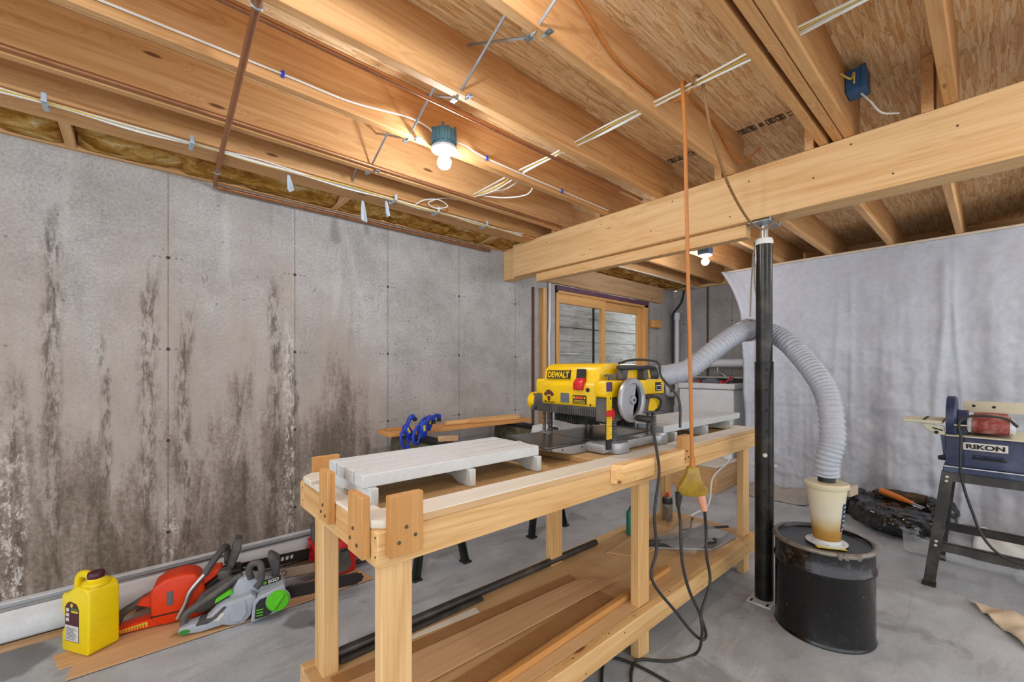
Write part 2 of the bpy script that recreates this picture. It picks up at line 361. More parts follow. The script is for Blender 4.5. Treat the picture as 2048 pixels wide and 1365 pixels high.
class MB:
    def __init__(s): s.bm = bmesh.new()
    def poly(s, vs, faces):
        b = [s.bm.verts.new(v) for v in vs]
        for f in faces:
            try: s.bm.faces.new([b[i] for i in f])
            except ValueError: pass
        return s
    def box(s, x0, x1, y0, y1, z0, z1, M=None):
        v = [Vector((x, y, z)) for x in (x0, x1) for y in (y0, y1) for z in (z0, z1)]
        if M: v = [M @ p for p in v]
        return s.poly(v, [(0, 1, 3, 2), (4, 6, 7, 5), (0, 4, 5, 1), (2, 3, 7, 6), (0, 2, 6, 4), (1, 5, 7, 3)])
    def bar(s, p, q, w, h, up=(0, 0, 1)):
        p, q = Vector(p), Vector(q); d = (q - p).normalized(); u = Vector(up)
        a = d.cross(u)
        a = a.normalized() if a.length > 1e-4 else Vector((1, 0, 0)); b = a.cross(d)
        v = [e + a * (i * w / 2) + b * (j * h / 2) for e in (p, q) for i, j in ((-1, -1), (1, -1), (1, 1), (-1, 1))]
        return s.poly(v, [(3, 2, 1, 0), (4, 5, 6, 7), (0, 1, 5, 4), (1, 2, 6, 5), (2, 3, 7, 6), (3, 0, 4, 7)])
    def prism(s, pts, axis, a, b, M=None):
        """polygon in the plane across an axis (x: y,z  y: x,z  z: x,y) swept from a to b"""
        def at(p, t):
            v = {'x': (t, p[0], p[1]), 'y': (p[0], t, p[1]), 'z': (p[0], p[1], t)}[axis]
            return (M @ Vector(v)) if M else Vector(v)
        n = len(pts); v = [at(p, a) for p in pts] + [at(p, b) for p in pts]
        return s.poly(v, [tuple(range(n)), tuple(range(2 * n - 1, n - 1, -1))] + [(i, i + n, (i + 1) % n + n, (i + 1) % n) for i in range(n)])
    def tube(s, pts, r, seg=8, cap=True, closed=False):
        P = [Vector(p) for p in pts]; N = len(P); rings = []
        ref = None
        for i, p in enumerate(P):
            if closed: d = (P[(i + 1) % N] - P[i - 1])
            else: d = P[min(i + 1, N - 1)] - P[max(i - 1, 0)]
            d = d.normalized() if d.length > 1e-9 else Vector((0, 0, 1))
            if ref is None:
                ref = Vector((0, 0, 1)) if abs(d.z) < .9 else Vector((1, 0, 0))
            a = (ref - d * ref.dot(d))
            a = a.normalized() if a.length > 1e-6 else d.orthogonal().normalized()
            ref = a; b = d.cross(a)
            rr = r[i] if isinstance(r, (list, tuple)) else r
            rings.append([s.bm.verts.new(p + (a * math.cos(2 * PI * k / seg) + b * math.sin(2 * PI * k / seg)) * rr) for k in range(seg)])
        for i in range(N if closed else N - 1):
            A, B = rings[i], rings[(i + 1) % N]
            for k in range(seg): s.bm.faces.new((A[k], A[(k + 1) % seg], B[(k + 1) % seg], B[k]))
        if cap and not closed:
            s.bm.faces.new(rings[0][::-1]); s.bm.faces.new(rings[-1])
        return s
    def cyl(s, p, q, r, r2=None, seg=20): return s.tube([p, q], [r, r if r2 is None else r2], seg)
    def lathe(s, prof, c=(0, 0, 0), seg=40, M=None):
        rings = []
        for r, z in prof:
            ring = []
            for k in range(seg):
                a = 2 * PI * k / seg; v = Vector((r * math.cos(a), r * math.sin(a), z))
                ring.append(s.bm.verts.new((M @ v if M else v) + Vector(c)))
            rings.append(ring)
        for A, B in zip(rings, rings[1:]):
            for k in range(seg): s.bm.faces.new((A[k], A[(k + 1) % seg], B[(k + 1) % seg], B[k]))
        s.bm.faces.new(rings[0][::-1]); s.bm.faces.new(rings[-1])
        return s
    def grid(s, fn, nu, nv, thick=0):
        V = [[s.bm.verts.new(fn(i / nu, j / nv)) for j in range(nv + 1)] for i in range(nu + 1)]
        for i in range(nu):
            for j in range(nv): s.bm.faces.new((V[i][j], V[i + 1][j], V[i + 1][j + 1], V[i][j + 1]))
        return s
    def blob(s, c, rad, M=None, amp=.1, freq=4, seed=0, seg=40, rings=24, flat=2.2, floor=None):
        """closed lumpy rounded body"""
        V = []
        def sp(v, e): return math.copysign(abs(v) ** e, v)
        for j in range(rings + 1):
            th = PI * j / rings; row = []
            for k in range(seg):
                ph = 2 * PI * k / seg; e = 2 / flat
                d = Vector((sp(math.sin(th), e) * sp(math.cos(ph), e), sp(math.sin(th), e) * sp(math.sin(ph), e), sp(math.cos(th), e)))
                q = Vector((d.x * rad[0], d.y * rad[1], d.z * rad[2]))
                nz = noise.turbulence(q * freq + Vector((seed, seed * 2.3, 0)), 4, True, noise_basis='PERLIN_ORIGINAL')
                q = q * (1 + amp * (nz - .9))
                if M: q = M @ q
                q = q + Vector(c)
                if floor is not None and q.z < floor: q.z = floor + .0005 * (k % 3)
                row.append(s.bm.verts.new(q))
            V.append(row)
        for j in range(rings):
            for k in range(seg): s.bm.faces.new((V[j][k], V[j + 1][k], V[j + 1][(k + 1) % seg], V[j][(k + 1) % seg]))
        bmesh.ops.remove_doubles(s.bm, verts=s.bm.verts, dist=1e-6)
        return s

def build(name, mb, mat, parent=None, local=False, bevel=0.0, seg=1, angle=38, solid=0.0, origin=True):
    bm = mb.bm
    if bevel:
        bm.normal_update()
        E = [e for e in bm.edges if len(e.link_faces) == 2 and e.calc_face_angle(0) > R(32)]
        if E: bmesh.ops.bevel(bm, geom=E, offset=bevel, offset_type='OFFSET', segments=seg, affect='EDGES', profile=.5, clamp_overlap=True)
    bmesh.ops.recalc_face_normals(bm, faces=bm.faces)
    o = bpy.data.objects.new(name, bpy.data.meshes.new(name))
    root = parent
    if parent is not None:
        while root.parent: root = root.parent
        if not local: bm.transform(WM[root.name].inverted())
        o.parent = parent
    elif origin:
        vs = [v.co for v in bm.verts]
        c = Vector(((min(v.x for v in vs) + max(v.x for v in vs)) / 2, (min(v.y for v in vs) + max(v.y for v in vs)) / 2, min(v.z for v in vs)))
        bm.transform(Matrix.Translation(-c)); o.location = c
    bm.to_mesh(o.data); bm.free()
    o.data.materials.append(MT[mat])
    for p in o.data.polygons: p.use_smooth = True
    o.data.set_sharp_from_angle(angle=R(angle))
    if solid:
        m = o.modifiers.new('thickness', 'SOLIDIFY'); m.thickness = solid; m.offset = 0
    COL.objects.link(o)
    WM.setdefault(o.name, Matrix.Translation(o.location) if parent is None else Matrix())
    return o
def tag(o, label=None, cat=None, group=None, kind=None):
    if label: o['label'] = label
    if cat: o['category'] = cat
    if group: o['group'] = group
    if kind: o['kind'] = kind
    return o
def thing(name, label, cat, loc=(0, 0, 0), rz=0, group=None, rot=None):
    o = bpy.data.objects.new(name, None); COL.objects.link(o); o.empty_display_size = .1
    o.location = loc; o.rotation_euler = rot or (0, 0, rz)
    WM[o.name] = Matrix.Translation(loc) @ o.rotation_euler.to_matrix().to_4x4()
    return tag(o, label, cat, group)
def mesh_thing(name, mb, mat, label, cat, group=None, **kw): return tag(build(name, mb, mat, **kw), label, cat, group)
def struct(name, mb, mat, label=None, parent=None, cat=None, **kw):
    o = build(name, mb, mat, parent, **kw)
    if parent is None: tag(o, label, cat, None, 'structure')
    return o
def label_on(o, s): o['label'] = s; return o
def copy_thing(o, loc, rz=None, label=None):
    r = o.copy(); COL.objects.link(r); r.location = loc
    if rz is not None: r.rotation_euler[2] = rz
    if label: r['label'] = label
    def rec(a, b):
        for ch in [c for c in bpy.data.objects if c.parent == a]:
            d = ch.copy(); COL.objects.link(d); d.parent = b; rec(ch, d)
    rec(o, r)
    WM[r.name] = Matrix.Translation(loc) @ r.rotation_euler.to_matrix().to_4x4()
    return r
def text(name, body, height, mat, parent, at, right, up, width=None, depth=.0015, bold=0.0, local=False):
    """raised lettering centred at a point, its baseline along 'right'"""
    cu = bpy.data.curves.new(name, 'FONT'); cu.body = body; cu.size = 1; cu.extrude = .5; cu.offset = bold; cu.align_x = 'LEFT'
    t = bpy.data.objects.new(name + '_tmp', cu); COL.objects.link(t)
    me = bpy.data.meshes.new_from_object(t)
    bpy.data.objects.remove(t)
    bm = bmesh.new(); bm.from_mesh(me); bpy.data.meshes.remove(me)
    xs = [v.co.x for v in bm.verts]; ys = [v.co.y for v in bm.verts]
    w, h = max(xs) - min(xs), max(ys) - min(ys)
    sy = height / h; sx = width / w if width else sy
    r = Vector(right).normalized(); u = Vector(up).normalized(); n = r.cross(u)
    for v in bm.verts:
        a = (v.co.x - (min(xs) + max(xs)) / 2) * sx; b = (v.co.y - (min(ys) + max(ys)) / 2) * sy
        v.co = Vector(at) + r * a + u * b + n * (v.co.z * depth)
    m = MB(); m.bm.free(); m.bm = bm
    return build(name, m, mat, parent, local=local, angle=30)
def plate(mb, at, right, up, w, h, d=.002):
    r = Vector(right).normalized(); u = Vector(up).normalized(); n = r.cross(u); c = Vector(at)
    v = [c + r * (i * w / 2) + u * (j * h / 2) + n * (k * d / 2) for k in (-1, 1) for i, j in ((-1, -1), (1, -1), (1, 1), (-1, 1))]
    return mb.poly(v, [(3, 2, 1, 0), (4, 5, 6, 7), (0, 1, 5, 4), (1, 2, 6, 5), (2, 3, 7, 6), (3, 0, 4, 7)])

# ---------------------------------------------------------------- camera and light
cam = bpy.data.cameras.new('camera'); co = bpy.data.objects.new('camera', cam); COL.objects.link(co)
FPX = 853.0
cam.sensor_width = 36; cam.sensor_fit = 'HORIZONTAL'; cam.lens = 36 * FPX / 2048
cam.shift_y = (735 - 682.5) / 2048
cam.clip_start = .02
n_ = math.hypot(964, 853); s1, c1 = 964 / n_, 853 / n_
co.location = (0, 0, 1.30)
fwd = Vector((c1, s1, 0)); rt = Vector((s1, -c1, 0)); upv = Vector((0, 0, 1))
co.rotation_euler = Matrix((rt, upv, -fwd)).transposed().to_euler()
SC.camera = co
SC.cycles.max_bounces = 6
W = bpy.data.worlds.new('daylight'); SC.world = W; W.use_nodes = True
bg = W.node_tree.nodes['Background']; bg.inputs[0].default_value = lin('#EAF0F8'); bg.inputs[1].default_value = 1.45
vs = SC.view_settings; vs.view_transform = 'Standard'; vs.look = 'None'; vs.gamma = 1; vs.use_curve_mapping = False; vs.exposure = .62

# ---------------------------------------------------------------- the room
WALLY, BACKX, CEIL = 3.05, 5.8, 2.645
struct('floor', MB().box(-2.6, 6.0, -3.2, 3.25, -.12, 0), 'floor', 'grey mottled concrete basement floor', cat='floor', origin=False)
struct('ceiling', MB().box(-2.6, 6.0, -3.2, 3.3, CEIL, CEIL + .03), 'osb', 'oriented strand board subfloor above the joists', cat='ceiling', origin=False)
m = MB()
for b in ((-2.6, 3.30, 0, 2.385), (5.17, 6.0, 0, 2.385), (3.30, 5.17, 0, .9), (3.30, 5.17, 2.27, 2.385)): m.box(b[0], b[1], WALLY, 3.27, b[2], b[3])
struct('wall_left', m, 'wall', 'stained poured concrete foundation wall', cat='wall', origin=False)
struct('wall_back', MB().box(BACKX, 6.0, -3.2, WALLY, 0, 2.385), 'wallb', 'grey poured concrete wall beyond the drape', cat='wall', origin=False)
struct('trim_1', MB().box(-2.6, 5.8, 3.025, 3.27, 2.387, 2.425), 'joist', 'pine sill plate on top of the stained concrete wall', cat='sill plate')
struct('trim_2', MB().box(5.77, 6.0, -3.2, 3.0, 2.387, 2.425), 'joistY', 'pine sill plate on top of the back wall', cat='sill plate')
m = MB().box(-2.6, 6, 3.24, 3.30, 2.43, CEIL - .002)
struct('trim_3', m, 'joist', 'rim joist behind the insulation over the wall', cat='rim joist')
struct('trim_4', MB().box(5.93, 6.0, -3.2, 3.24, 2.43, CEIL - .002), 'joistY', 'rim joist above the back wall', cat='rim joist')

# joists: seven lines on the near side of the beam, lapped ones beyond it
JN = [(2.57, 2.61, 'pine joist next to the wall, with the bundled white wires along it'),
      (2.30, 2.34, 'pine joist with a copper pipe along its lower edge'),
      (1.84, 1.88, 'pine joist holding the bare bulb and a stapled white cable'),
      (1.42, 1.46, 'knotty pine joist just right of the bulb bay'),
      (.978, 1.016, 'pine joist with the orange cord draped along its face'),
      (.54, .578, 'first thin board of the triple joist beside the hanging cord'),
      (.482, .521, 'middle board of the triple joist, beside a dark gap'),
      (.440, .479, 'last board of the triple joist, nearest the blue outlet box'),
      (.10, .142, 'lone pine joist meeting the beam at its right end'),
      (-.33, -.29, 'pine joist beyond the right edge of the beam view')]
for y0, y1, lb in JN:
    mesh_thing('ceiling_joist', MB().box(-2.6, 2.699, y0, y1, 2.401, CEIL - .001), 'joist', lb, 'joist', 'ceiling joists before the beam', bevel=.0025)
far = [(2.36, 'pine joist beyond the beam nearest the window header'), (1.91, 'pine joist beyond the beam holding the far bulb'), (1.46, 'pine joist beyond the beam just right of the far bulb'), (1.05, 'pine joist beyond the beam behind the steel post head'), (.60, 'pine joist beyond the beam, second above the drape from the post'),
       (.17, 'pine joist beyond the beam, above the belt sander'), (-.26, 'pine joist beyond the beam at the right frame edge')]
for y, lb in far:
    mesh_thing('ceiling_joist', MB().box(2.552, 5.79, y, y + .04, 2.401, CEIL - .001), 'joist', lb, 'joist', 'ceiling joists beyond the beam', bevel=.0025)
# runner board under the wall joist, blocking stubs, insulation
mesh_thing('runner_board', MB().box(-2.6, 2.54, 2.585, 2.742, 2.386, 2.400), 'joist', 'flat pine runner board under the wall joist with cable straps', 'board', bevel=.002)
for x, lb in ((-.235, 'short pine blocking above the wall left of the copper pipe'), (1.03, 'short pine blocking above the wall beside the grey film scraps'), (2.28, 'short pine blocking above the wall close to the beam end')):
    mesh_thing('blocking', MB().box(x - .02, x + .02, 2.7422, 3.0248, 2.388, 2.47), 'blockY', lb, 'blocking', 'blocking over the wall', bevel=.002)
def fl(x0, x1):
    def f(u, v):
        x = x0 + (x1 - x0) * u; y = 2.70 + .32 * v
        z = 2.47 - .075 * v + .035 * noise.fractal(Vector((x * 5, y * 9, 1.3)), .8, 2.1, 4) + .02 * noise.noise(Vector((x * 22, y * 22, 0)))
        return (x, y, max(2.40, z))
    return f
for x0, x1, lb in ((-2.6, -.26, 'yellow fibreglass batt above the wall at the photo left edge'), (-.21, 1.005, 'yellow fibreglass batt above the wall behind the copper pipe'), (1.055, 2.255, 'yellow fibreglass batt above the wall, right of the film scraps'), (2.305, 5.7, 'yellow fibreglass batt above the window header')):
    mesh_thing('insulation_batt', MB().grid(fl(x0, x1), 90, 14), 'fluff', lb, 'insulation', 'insulation batts', solid=.02)
# main beam and the plate below it
b = thing('support_beam', 'large built-up pine beam crossing the ceiling into the wall', 'beam', (2.62, .8, 2.11))
for i, (x0, x1) in enumerate(((2.55, 2.598), (2.6, 2.648), (2.65, 2.698))):
    build('beam_ply', MB().box(x0, x1, -3.0, 2.87 if i == 0 else 3.06, 2.112, 2.399), 'joistY', b, bevel=.003)
m = MB()
for y, z in ((2.6, 2.18), (2.45, 2.33), (2.0, 2.18), (1.9, 2.34), (1.5, 2.2), (1.35, 2.35), (1.0, 2.16), (.9, 2.33), (.6, 2.25), (.45, 2.36), (.3, 2.17), (.1, 2.3)):
    m.cyl((2.5485, y, z), (2.5505, y, z), .0042, seg=8)
build('nail_head', m, 'nail', b)['kind'] = 'stuff'
mesh_thing('beam_plate', MB().box(2.59, 2.66, .93, 2.615, 2.038, 2.110), 'joistY', 'shorter pine board nailed under the big beam, ending at the post', 'board', bevel=.003)
# boards wood strip + pipes at the wall behind the beam
mesh_thing('wood_strip', MB().box(3.075, 3.125, 3.0, 3.048, .0, 2.10), 'frame', 'thin upright wood strip on the concrete beside the window', 'strip', bevel=.002)
mesh_thing('conduit', MB().tube(catmull([(3.20, 3.036, 2.17), (3.20, 3.036, 1.75), (3.19, 3.036, 1.6), (3.195, 3.036, 1.2), (3.195, 3.036, .0)], 6), .014, 10), 'pvc', 'thin grey upright conduit between wood strip and window', 'pipe')
mesh_thing('trim_groove', MB().box(2.96, 2.985, 3.035, 3.049, 0, 2.10), 'rust', 'narrow dark upright batten on the concrete left of the wood strip', 'batten')

# window in the left wall
w = thing('window_1', None, None, (4.23, 3.05, 1.15)); w['kind'] = 'structure'; w['label'] = 'two-sash wooden slider in the concrete beyond the beam'
x0, x1, z0, z1 = 3.335, 5.14, .98, 2.12
m = MB().box(x0, x1, 3.06, 3.2, z1 - .03, z1).box(x0, x1, 3.06, 3.2, z0, z0 + .03)
build('window_frame', m, 'frameX', w, bevel=.003)
m = MB().box(x0, x0 + .03, 3.06, 3.2, z0, z1).box(x1 - .09, x1, 3.06, 3.2, z0, z1)
build('window_jamb', m, 'frame', w, bevel=.003)
def sash(a, b, y, st):
    s = build('sash', MB().box(a, a + st, y, y + .035, z0 + .03, z1 - .03).box(b - .085, b, y, y + .035, z0 + .03, z1 - .03), 'frame', w, bevel=.003)
    build('sash_rail', MB().box(a, b, y - .001, y + .036, z1 - .13, z1 - .03).box(a, b, y - .001, y + .036, z0 + .03, z0 + .11), 'frameX', s, bevel=.003)
    build('pane', MB().box(a + .03, b - .06, y + .015, y + .019, z0 + .1, z1 - .11), 'glass', s)
sash(3.36, 4.215, 3.075, .04); sash(4.19, 5.06, 3.115, .04)
mesh_thing('window_gasket', MB().box(4.02, 4.05, 3.112, 3.125, 1.1, 2.0), 'black', 'dark upright weather seal behind the left pane', 'seal')
mesh_thing('foam_sealant', MB().box(3.335, 5.14, 3.055, 3.1, 2.122, 2.17), 'purple', 'purple brown sealant gap between window and header', 'sealant')
mesh_thing('window_header', MB().box(3.12, 5.42, 3.005, 3.05, 2.172, 2.384), 'header', 'rough wide lumber header above the basement window', 'header', bevel=.004)
mesh_thing('wood_cleat', MB().box(5.155, 5.36, 2.985, 3.0502, 1.83, 1.93), 'lath', 'short wood cleat on the concrete right of the window', 'cleat', bevel=.003)
# timber lined light well outside the glass
m = MB(); k = 0; z = .3
while z < 3.4:
    h = .155 + .02 * ((k * 7) % 3)
    m.box(2.6, 7.4, 4.05 + .008 * (k % 3), 4.15, z, z + h - .006); z += h; k += 1
o = struct('wall_outside', m, 'crib', 'weathered pale timber wall of the window well outside', cat='wall', bevel=.004)
struct('ground_outside', MB().box(2.6, 7.4, 3.3, 4.05, .3, .6), 'floor', 'grey gravel bottom of the window well', cat='ground')
m = MB().prism([(3.93, .62), (3.985, .62), (3.985, 1.40), (3.967, 1.46), (3.95, 1.46), (3.93, 1.40)], 'y', 3.93, 3.96)
mesh_thing('dark_stake', m, 'rust', 'small dark stake standing in the window well outside', 'stake', bevel=.003)

# ---------------------------------------------------------------- pipes, wires and fixtures under the ceiling
o = thing('copper_pipe', 'copper pipe slanting across under the joists to the wall', 'pipe', (.31, 2.2, 2.37))
build('pipe', MB().tube([(.20, .3, 2.372), (.27, 1.418, 2.372), (.345, 2.96, 2.372), (.352, 3.0, 2.36)], .0118, 14), 'copper', o)
for y in (1.442, 2.82):
    build('pipe_strap', MB().tube([(.27 + (y - 1.418) * .0487 + .0145 * math.cos(a), y, 2.372 + .0145 * math.sin(a)) for a in [k * PI / 6 for k in range(12)]], .004, 6, closed=True).box(.262 + (y - 1.418) * .0487, .285 + (y - 1.418) * .0487, y - .008, y + .008, 2.384, 2.40), 'galv', o)
mesh_thing('copper_pipe', MB().tube([(.35, 3.0, 2.36), (.36, 3.01, 2.352), (1.6, 3.012, 2.352), (2.4, 3.012, 2.352)], .0125, 12), 'copper', 'copper pipe running along the top of the concrete wall', 'pipe')
mesh_thing('copper_pipe', MB().cyl((-2.5, 2.281, 2.414), (2.54, 2.281, 2.414), .011, seg=12), 'copper', 'copper pipe clipped along the lower edge of a joist near the wall', 'pipe')
mesh_thing('copper_pipe', MB().cyl((-2.5, 1.56, 2.42), (2.54, 1.56, 2.42), .0085, seg=12), 'copper', 'copper pipe between the bulb joist and the knotty joist', 'pipe')

# wire bundle stapled along the wall joist
for i in range(7):
    random.seed(30 + i); pts = []
    x = -1.4
    while x < 2.56:
        k = (x + .272) / .47; pin = abs(k - round(k)) < .12
        sp = .3 if pin else 1
        pts.append((x, 2.555 - .010 * (i % 3) * sp + random.uniform(-.012, .012) * sp, 2.378 - .0075 * (i // 3) * sp + random.uniform(-.009, .004) * sp))
        x += .235
    c = mesh_thing('electric_cable', MB().tube(catmull(pts, 5), .0034, 6), 'cabley' if i == 5 else 'cablew', ('yellow' if i == 5 else 'white') + ' cable in the long bundle strapped under the wall joist', 'cable', 'bundled cables under the wall joist')
    c['label'] = 'the one yellow cable in the long bundle under the wall joist' if i == 5 else 'white cable in the long bundle strapped under the wall joist'
for x, lb in ((-.272, 'grey cable strap on the wire bundle at the photo left edge'), (.205, 'grey cable strap on the wire bundle left of the copper pipe'), (1.245, 'grey cable strap on the wire bundle past the film scraps'), (1.56, 'looped grey tie on the wire bundle before the beam'), (1.98, 'grey tie on the wire bundle closest to the beam')):
    m = MB().bar((x, 2.515, 2.362), (x, 2.60, 2.362), .017, .004).box(x - .0085, x + .0085, 2.596, 2.604, 2.36, 2.386).box(x - .0085, x + .0085, 2.515, 2.522, 2.36, 2.40)
    s = mesh_thing('cable_strap', m, 'tag', lb, 'strap', 'straps on the wire bundle', bevel=.002)
random.seed(5)
pts = [(1.40, 2.55, 2.385), (1.44, 2.50, 2.41), (1.52, 2.46, 2.42), (1.60, 2.47, 2.40), (1.54, 2.52, 2.385), (1.47, 2.50, 2.40), (1.55, 2.43, 2.43), (1.70, 2.40, 2.44), (1.745, 2.35, 2.45)]
mesh_thing('electric_cable', MB().tube(catmull(pts, 7), .0036, 6), 'cablew', 'white cable looping up from the bundle into a joist hole', 'cable')
# grey scraps of film hanging from the bundle
def scrap(x, y, z, h, w, seed):
    def f(u, v):
        ww = w * (.25 + .75 * v ** .7) * (1 if v < .93 else .9)
        return (x + (u - .5) * ww + .012 * v, y + .012 * math.sin(u * 5 + seed) * v, z - h * v + (.02 * abs(u - .5) if v > .9 else 0))
    return MB().grid(f, 6, 10)
for x, y, z, h, w, lb in ((.64, 2.60, 2.375, .095, .035, 'small grey film scrap hanging from the wires, left of the others'), (1.07, 2.62, 2.345, .135, .05, 'largest grey film scrap hanging at the copper pipe end'), (1.215, 2.60, 2.385, .11, .035, 'grey film scrap hanging right of the largest one')):
    s = mesh_thing('film_scrap', scrap(x, y, z, h, w, x * 9), 'tag', lb, 'scrap', 'grey film scraps', solid=.0015)
# stapled cable along the bulb joist
pts = [(-.5, 1.832, 2.43), (-.09, 1.832, 2.436), (.43, 1.832, 2.44), (.695, 1.832, 2.442), (.95, 1.825, 2.475), (1.05, 1.81, 2.46), (1.09, 1.80, 2.435)]
mesh_thing('electric_cable', MB().tube(catmull(pts, 8), .0042, 6), 'cablew', 'white cable stapled along the joist up to the bulb box', 'cable')
pts = [(1.19, 1.80, 2.44), (1.30, 1.825, 2.455), (1.437, 1.832, 2.44), (2.05, 1.832, 2.428), (2.54, 1.832, 2.424)]
mesh_thing('electric_cable', MB().tube(catmull(pts, 8), .0042, 6), 'cablew', 'white cable stapled along the joist from the bulb box to the beam', 'cable')
for x, lb in ((.431, 'blue cable staple on the joist left of the bulb'), (1.437, 'blue cable staple on the joist just right of the bulb'), (2.048, 'blue cable staple on the bulb joist close to the beam')):
    z = 2.44 if x < 1.9 else 2.428
    mesh_thing('cable_staple', MB().box(x - .006, x + .006, 1.824, 1.8402, z - .012, z + .012), 'blue', lb, 'staple', 'blue cable staples', bevel=.002)
# cables crossing the bays through the joist holes
for i, (dx, dz, mt) in enumerate(((-.014, 0, 'cablew'), (.0, .004, 'cabley'), (.014, 0, 'cablew'), (.005, -.008, 'cablew'))):
    pts = []
    for y in [2.31, 2.1, 1.86, 1.65, 1.44, 1.22, .998, .77, .56, .46, .28, .12, -.1, -.32]:
        sag = -.004 * (i % 2) - (.02 if y in (2.1,) else 0) * (i % 2)
        pts.append((1.70 + dx + .006 * math.sin(y * 9 + i), y, 2.452 + dz + sag))
    c = mesh_thing('electric_cable', MB().tube(catmull(pts, 4), .0042, 6), mt, 'cable', 'cable', None if mt == 'cabley' else 'white cables crossing the joist bays')
    c['label'] = 'yellow cable crossing the joist bays through drilled holes' if mt == 'cabley' else 'white cable crossing the joist bays through drilled holes'
pts = [(1.72, 2.30, 2.452), (1.74, 2.22, 2.43), (1.80, 2.10, 2.40), (1.86, 1.96, 2.395), (1.84, 1.885, 2.43), (1.78, 1.91, 2.455), (1.76, 2.05, 2.43), (1.725, 2.2, 2.45), (1.71, 2.30, 2.458)]
mesh_thing('electric_cable', MB().tube(catmull(pts, 6), .0042, 6), 'cablew', 'slack white cable loop hanging in the bay past the bulb', 'cable')
# sheet metal bridging straps, crossing in each bay at x = 1.01
bays = [(2.61, 2.30, 'between the wall joist and the copper pipe joist'), (2.34, 1.84, 'between the copper pipe joist and the bulb joist'), (1.88, 1.42, 'between the bulb joist and the knotty joist'), (1.46, .978, 'between the knotty joist and the orange cord joist'), (1.016, .54, 'between the orange cord joist and the triple joist')]
for ya, yb, lb in bays:
    for k, dx in ((0, -.016), (1, .016)):
        a, b_ = (ya, yb) if k == 0 else (yb, ya)
        s = .012 if a < b_ else -.012
        x = 1.0 + dx
        m = MB().tube([(x, a, 2.398), (x, a + s, 2.401), (x, b_ - s, 2.628), (x, b_ - s * .3, 2.634)], .0055, 4).box(x - .011, x + .011, min(a, a - s * 2.2), max(a, a - s * 2.2), 2.3965, 2.4005).cyl((x, a - s * 1.3, 2.395), (x, a - s * 1.3, 2.3975), .005, seg=8)
        mesh_thing('bridging_strap', m, 'galv', ('metal bridging strap rising toward the room ' if b_ < a else 'metal bridging strap rising toward the wall ') + lb, 'strap', 'metal bridging straps')
# lamp holders
def lamp(x, y, z, lb, jag=True, mt='fixture'):
    t = thing('bulb_fixture', lb, 'light', (x, y, z - .034))
    m = MB()
    if jag:
        m.lathe([(.044, z + .062), (.052, z + .066), (.056, z + .15), (.050, z + .15)], (x, y, 0), 28)
        for k in range(14):
            a = k * 2 * PI / 14; m.box(-.004, .006, -.006, .006, z + .085, z + .165 - .012 * (k % 3), Matrix.Translation((x, y, 0)) @ Matrix.Rotation(a, 4, 'Z') @ Matrix.Translation((.054, 0, 0)))
    else:
        m.box(x - .05, x + .05, y - .05, y + .05, z + .064, z + .13)
    build('junction_box', m, mt, t, bevel=.0015)
    h = build('lamp_holder', MB().lathe([(.02, z + .03), (.022, z + .044), (.046, z + .05), (.062, z + .056), (.064, z + .066), (.02, z + .067)], (x, y, 0), 32), 'ceramic', t)
    build('bulb_neck', MB().lathe([(.0155, z + .018), (.0165, z + .034), (.0165, z + .046)], (x, y, 0), 20), 'ceramic', t)
    build('bulb', MB().lathe([(.004, z - .034), (.016, z - .031), (.027, z - .022), (.033, z - .008), (.034, z + .002), (.029, z + .014), (.018, z + .023)], (x, y, 0), 28), 'bulb', t)
    return t
lamp(1.13, 1.775, 2.30, 'lit bare bulb under a teal box in the near joist bay')
lamp(4.02, 1.80, 2.295, 'lit bare bulb under a blue box beyond the beam', False, 'boxblue')
lamp(1.55, -1.05, 2.33, 'bare ceiling bulb outside the view on the right', False, 'boxblue')
lamp(.45, .72, 2.33, 'added fill bulb just above the camera, outside the view', False, 'boxblue')  # made-up fixture, added to brighten the bench top
lamp(-1.0, 1.1, 2.33, 'added fill bulb outside the view on the left', False, 'boxblue')  # unseen lamp added as fill for the left side
lamp(4.0, -.75, 2.30, 'added fill bulb beyond the beam outside the view on the right', False, 'boxblue')  # extra unseen lamp, added for fill past the beam
# orange extension cord over the joist
pts = [(.95, .968, 2.63), (1.155, .966, 2.586), (1.30, .964, 2.52), (1.40, .964, 2.485), (1.55, .964, 2.475), (1.69, .955, 2.47), (1.72, .89, 2.43), (1.68, .80, 2.42)]
mesh_thing('extension_cord', MB().tube(catmull(pts, 8), .006, 8), 'cordo', 'orange extension cord drooping along a joist face', 'cord')
pts = [(1.70, .82, 2.474), (1.82, .88, 2.48), (2.1, .965, 2.585), (2.3, .965, 2.56), (2.45, .960, 2.49), (2.55, .93, 2.45), (2.60, .86, 2.52)]
mesh_thing('extension_cord', MB().tube(catmull(pts, 8), .006, 8), 'cordo', 'orange cord running from the hanging cords back up to the beam', 'cord')
mesh_thing('hanging_cord', MB().tube(catmull([(1.672, .80, 2.43), (1.678, .795, 2.464), (1.70, .79, 2.474), (1.73, .785, 2.458), (1.77, .785, 2.36), (1.85, .79, 2.26), (2.05, .81, 2.14), (2.35, .835, 2.06), (2.53, .83, 2.045), (2.575, .80, 2.07), (2.578, .72, 2.12)], 8), .006, 8), 'cordb', 'brown cord sagging from the joists over to the post head', 'cord')
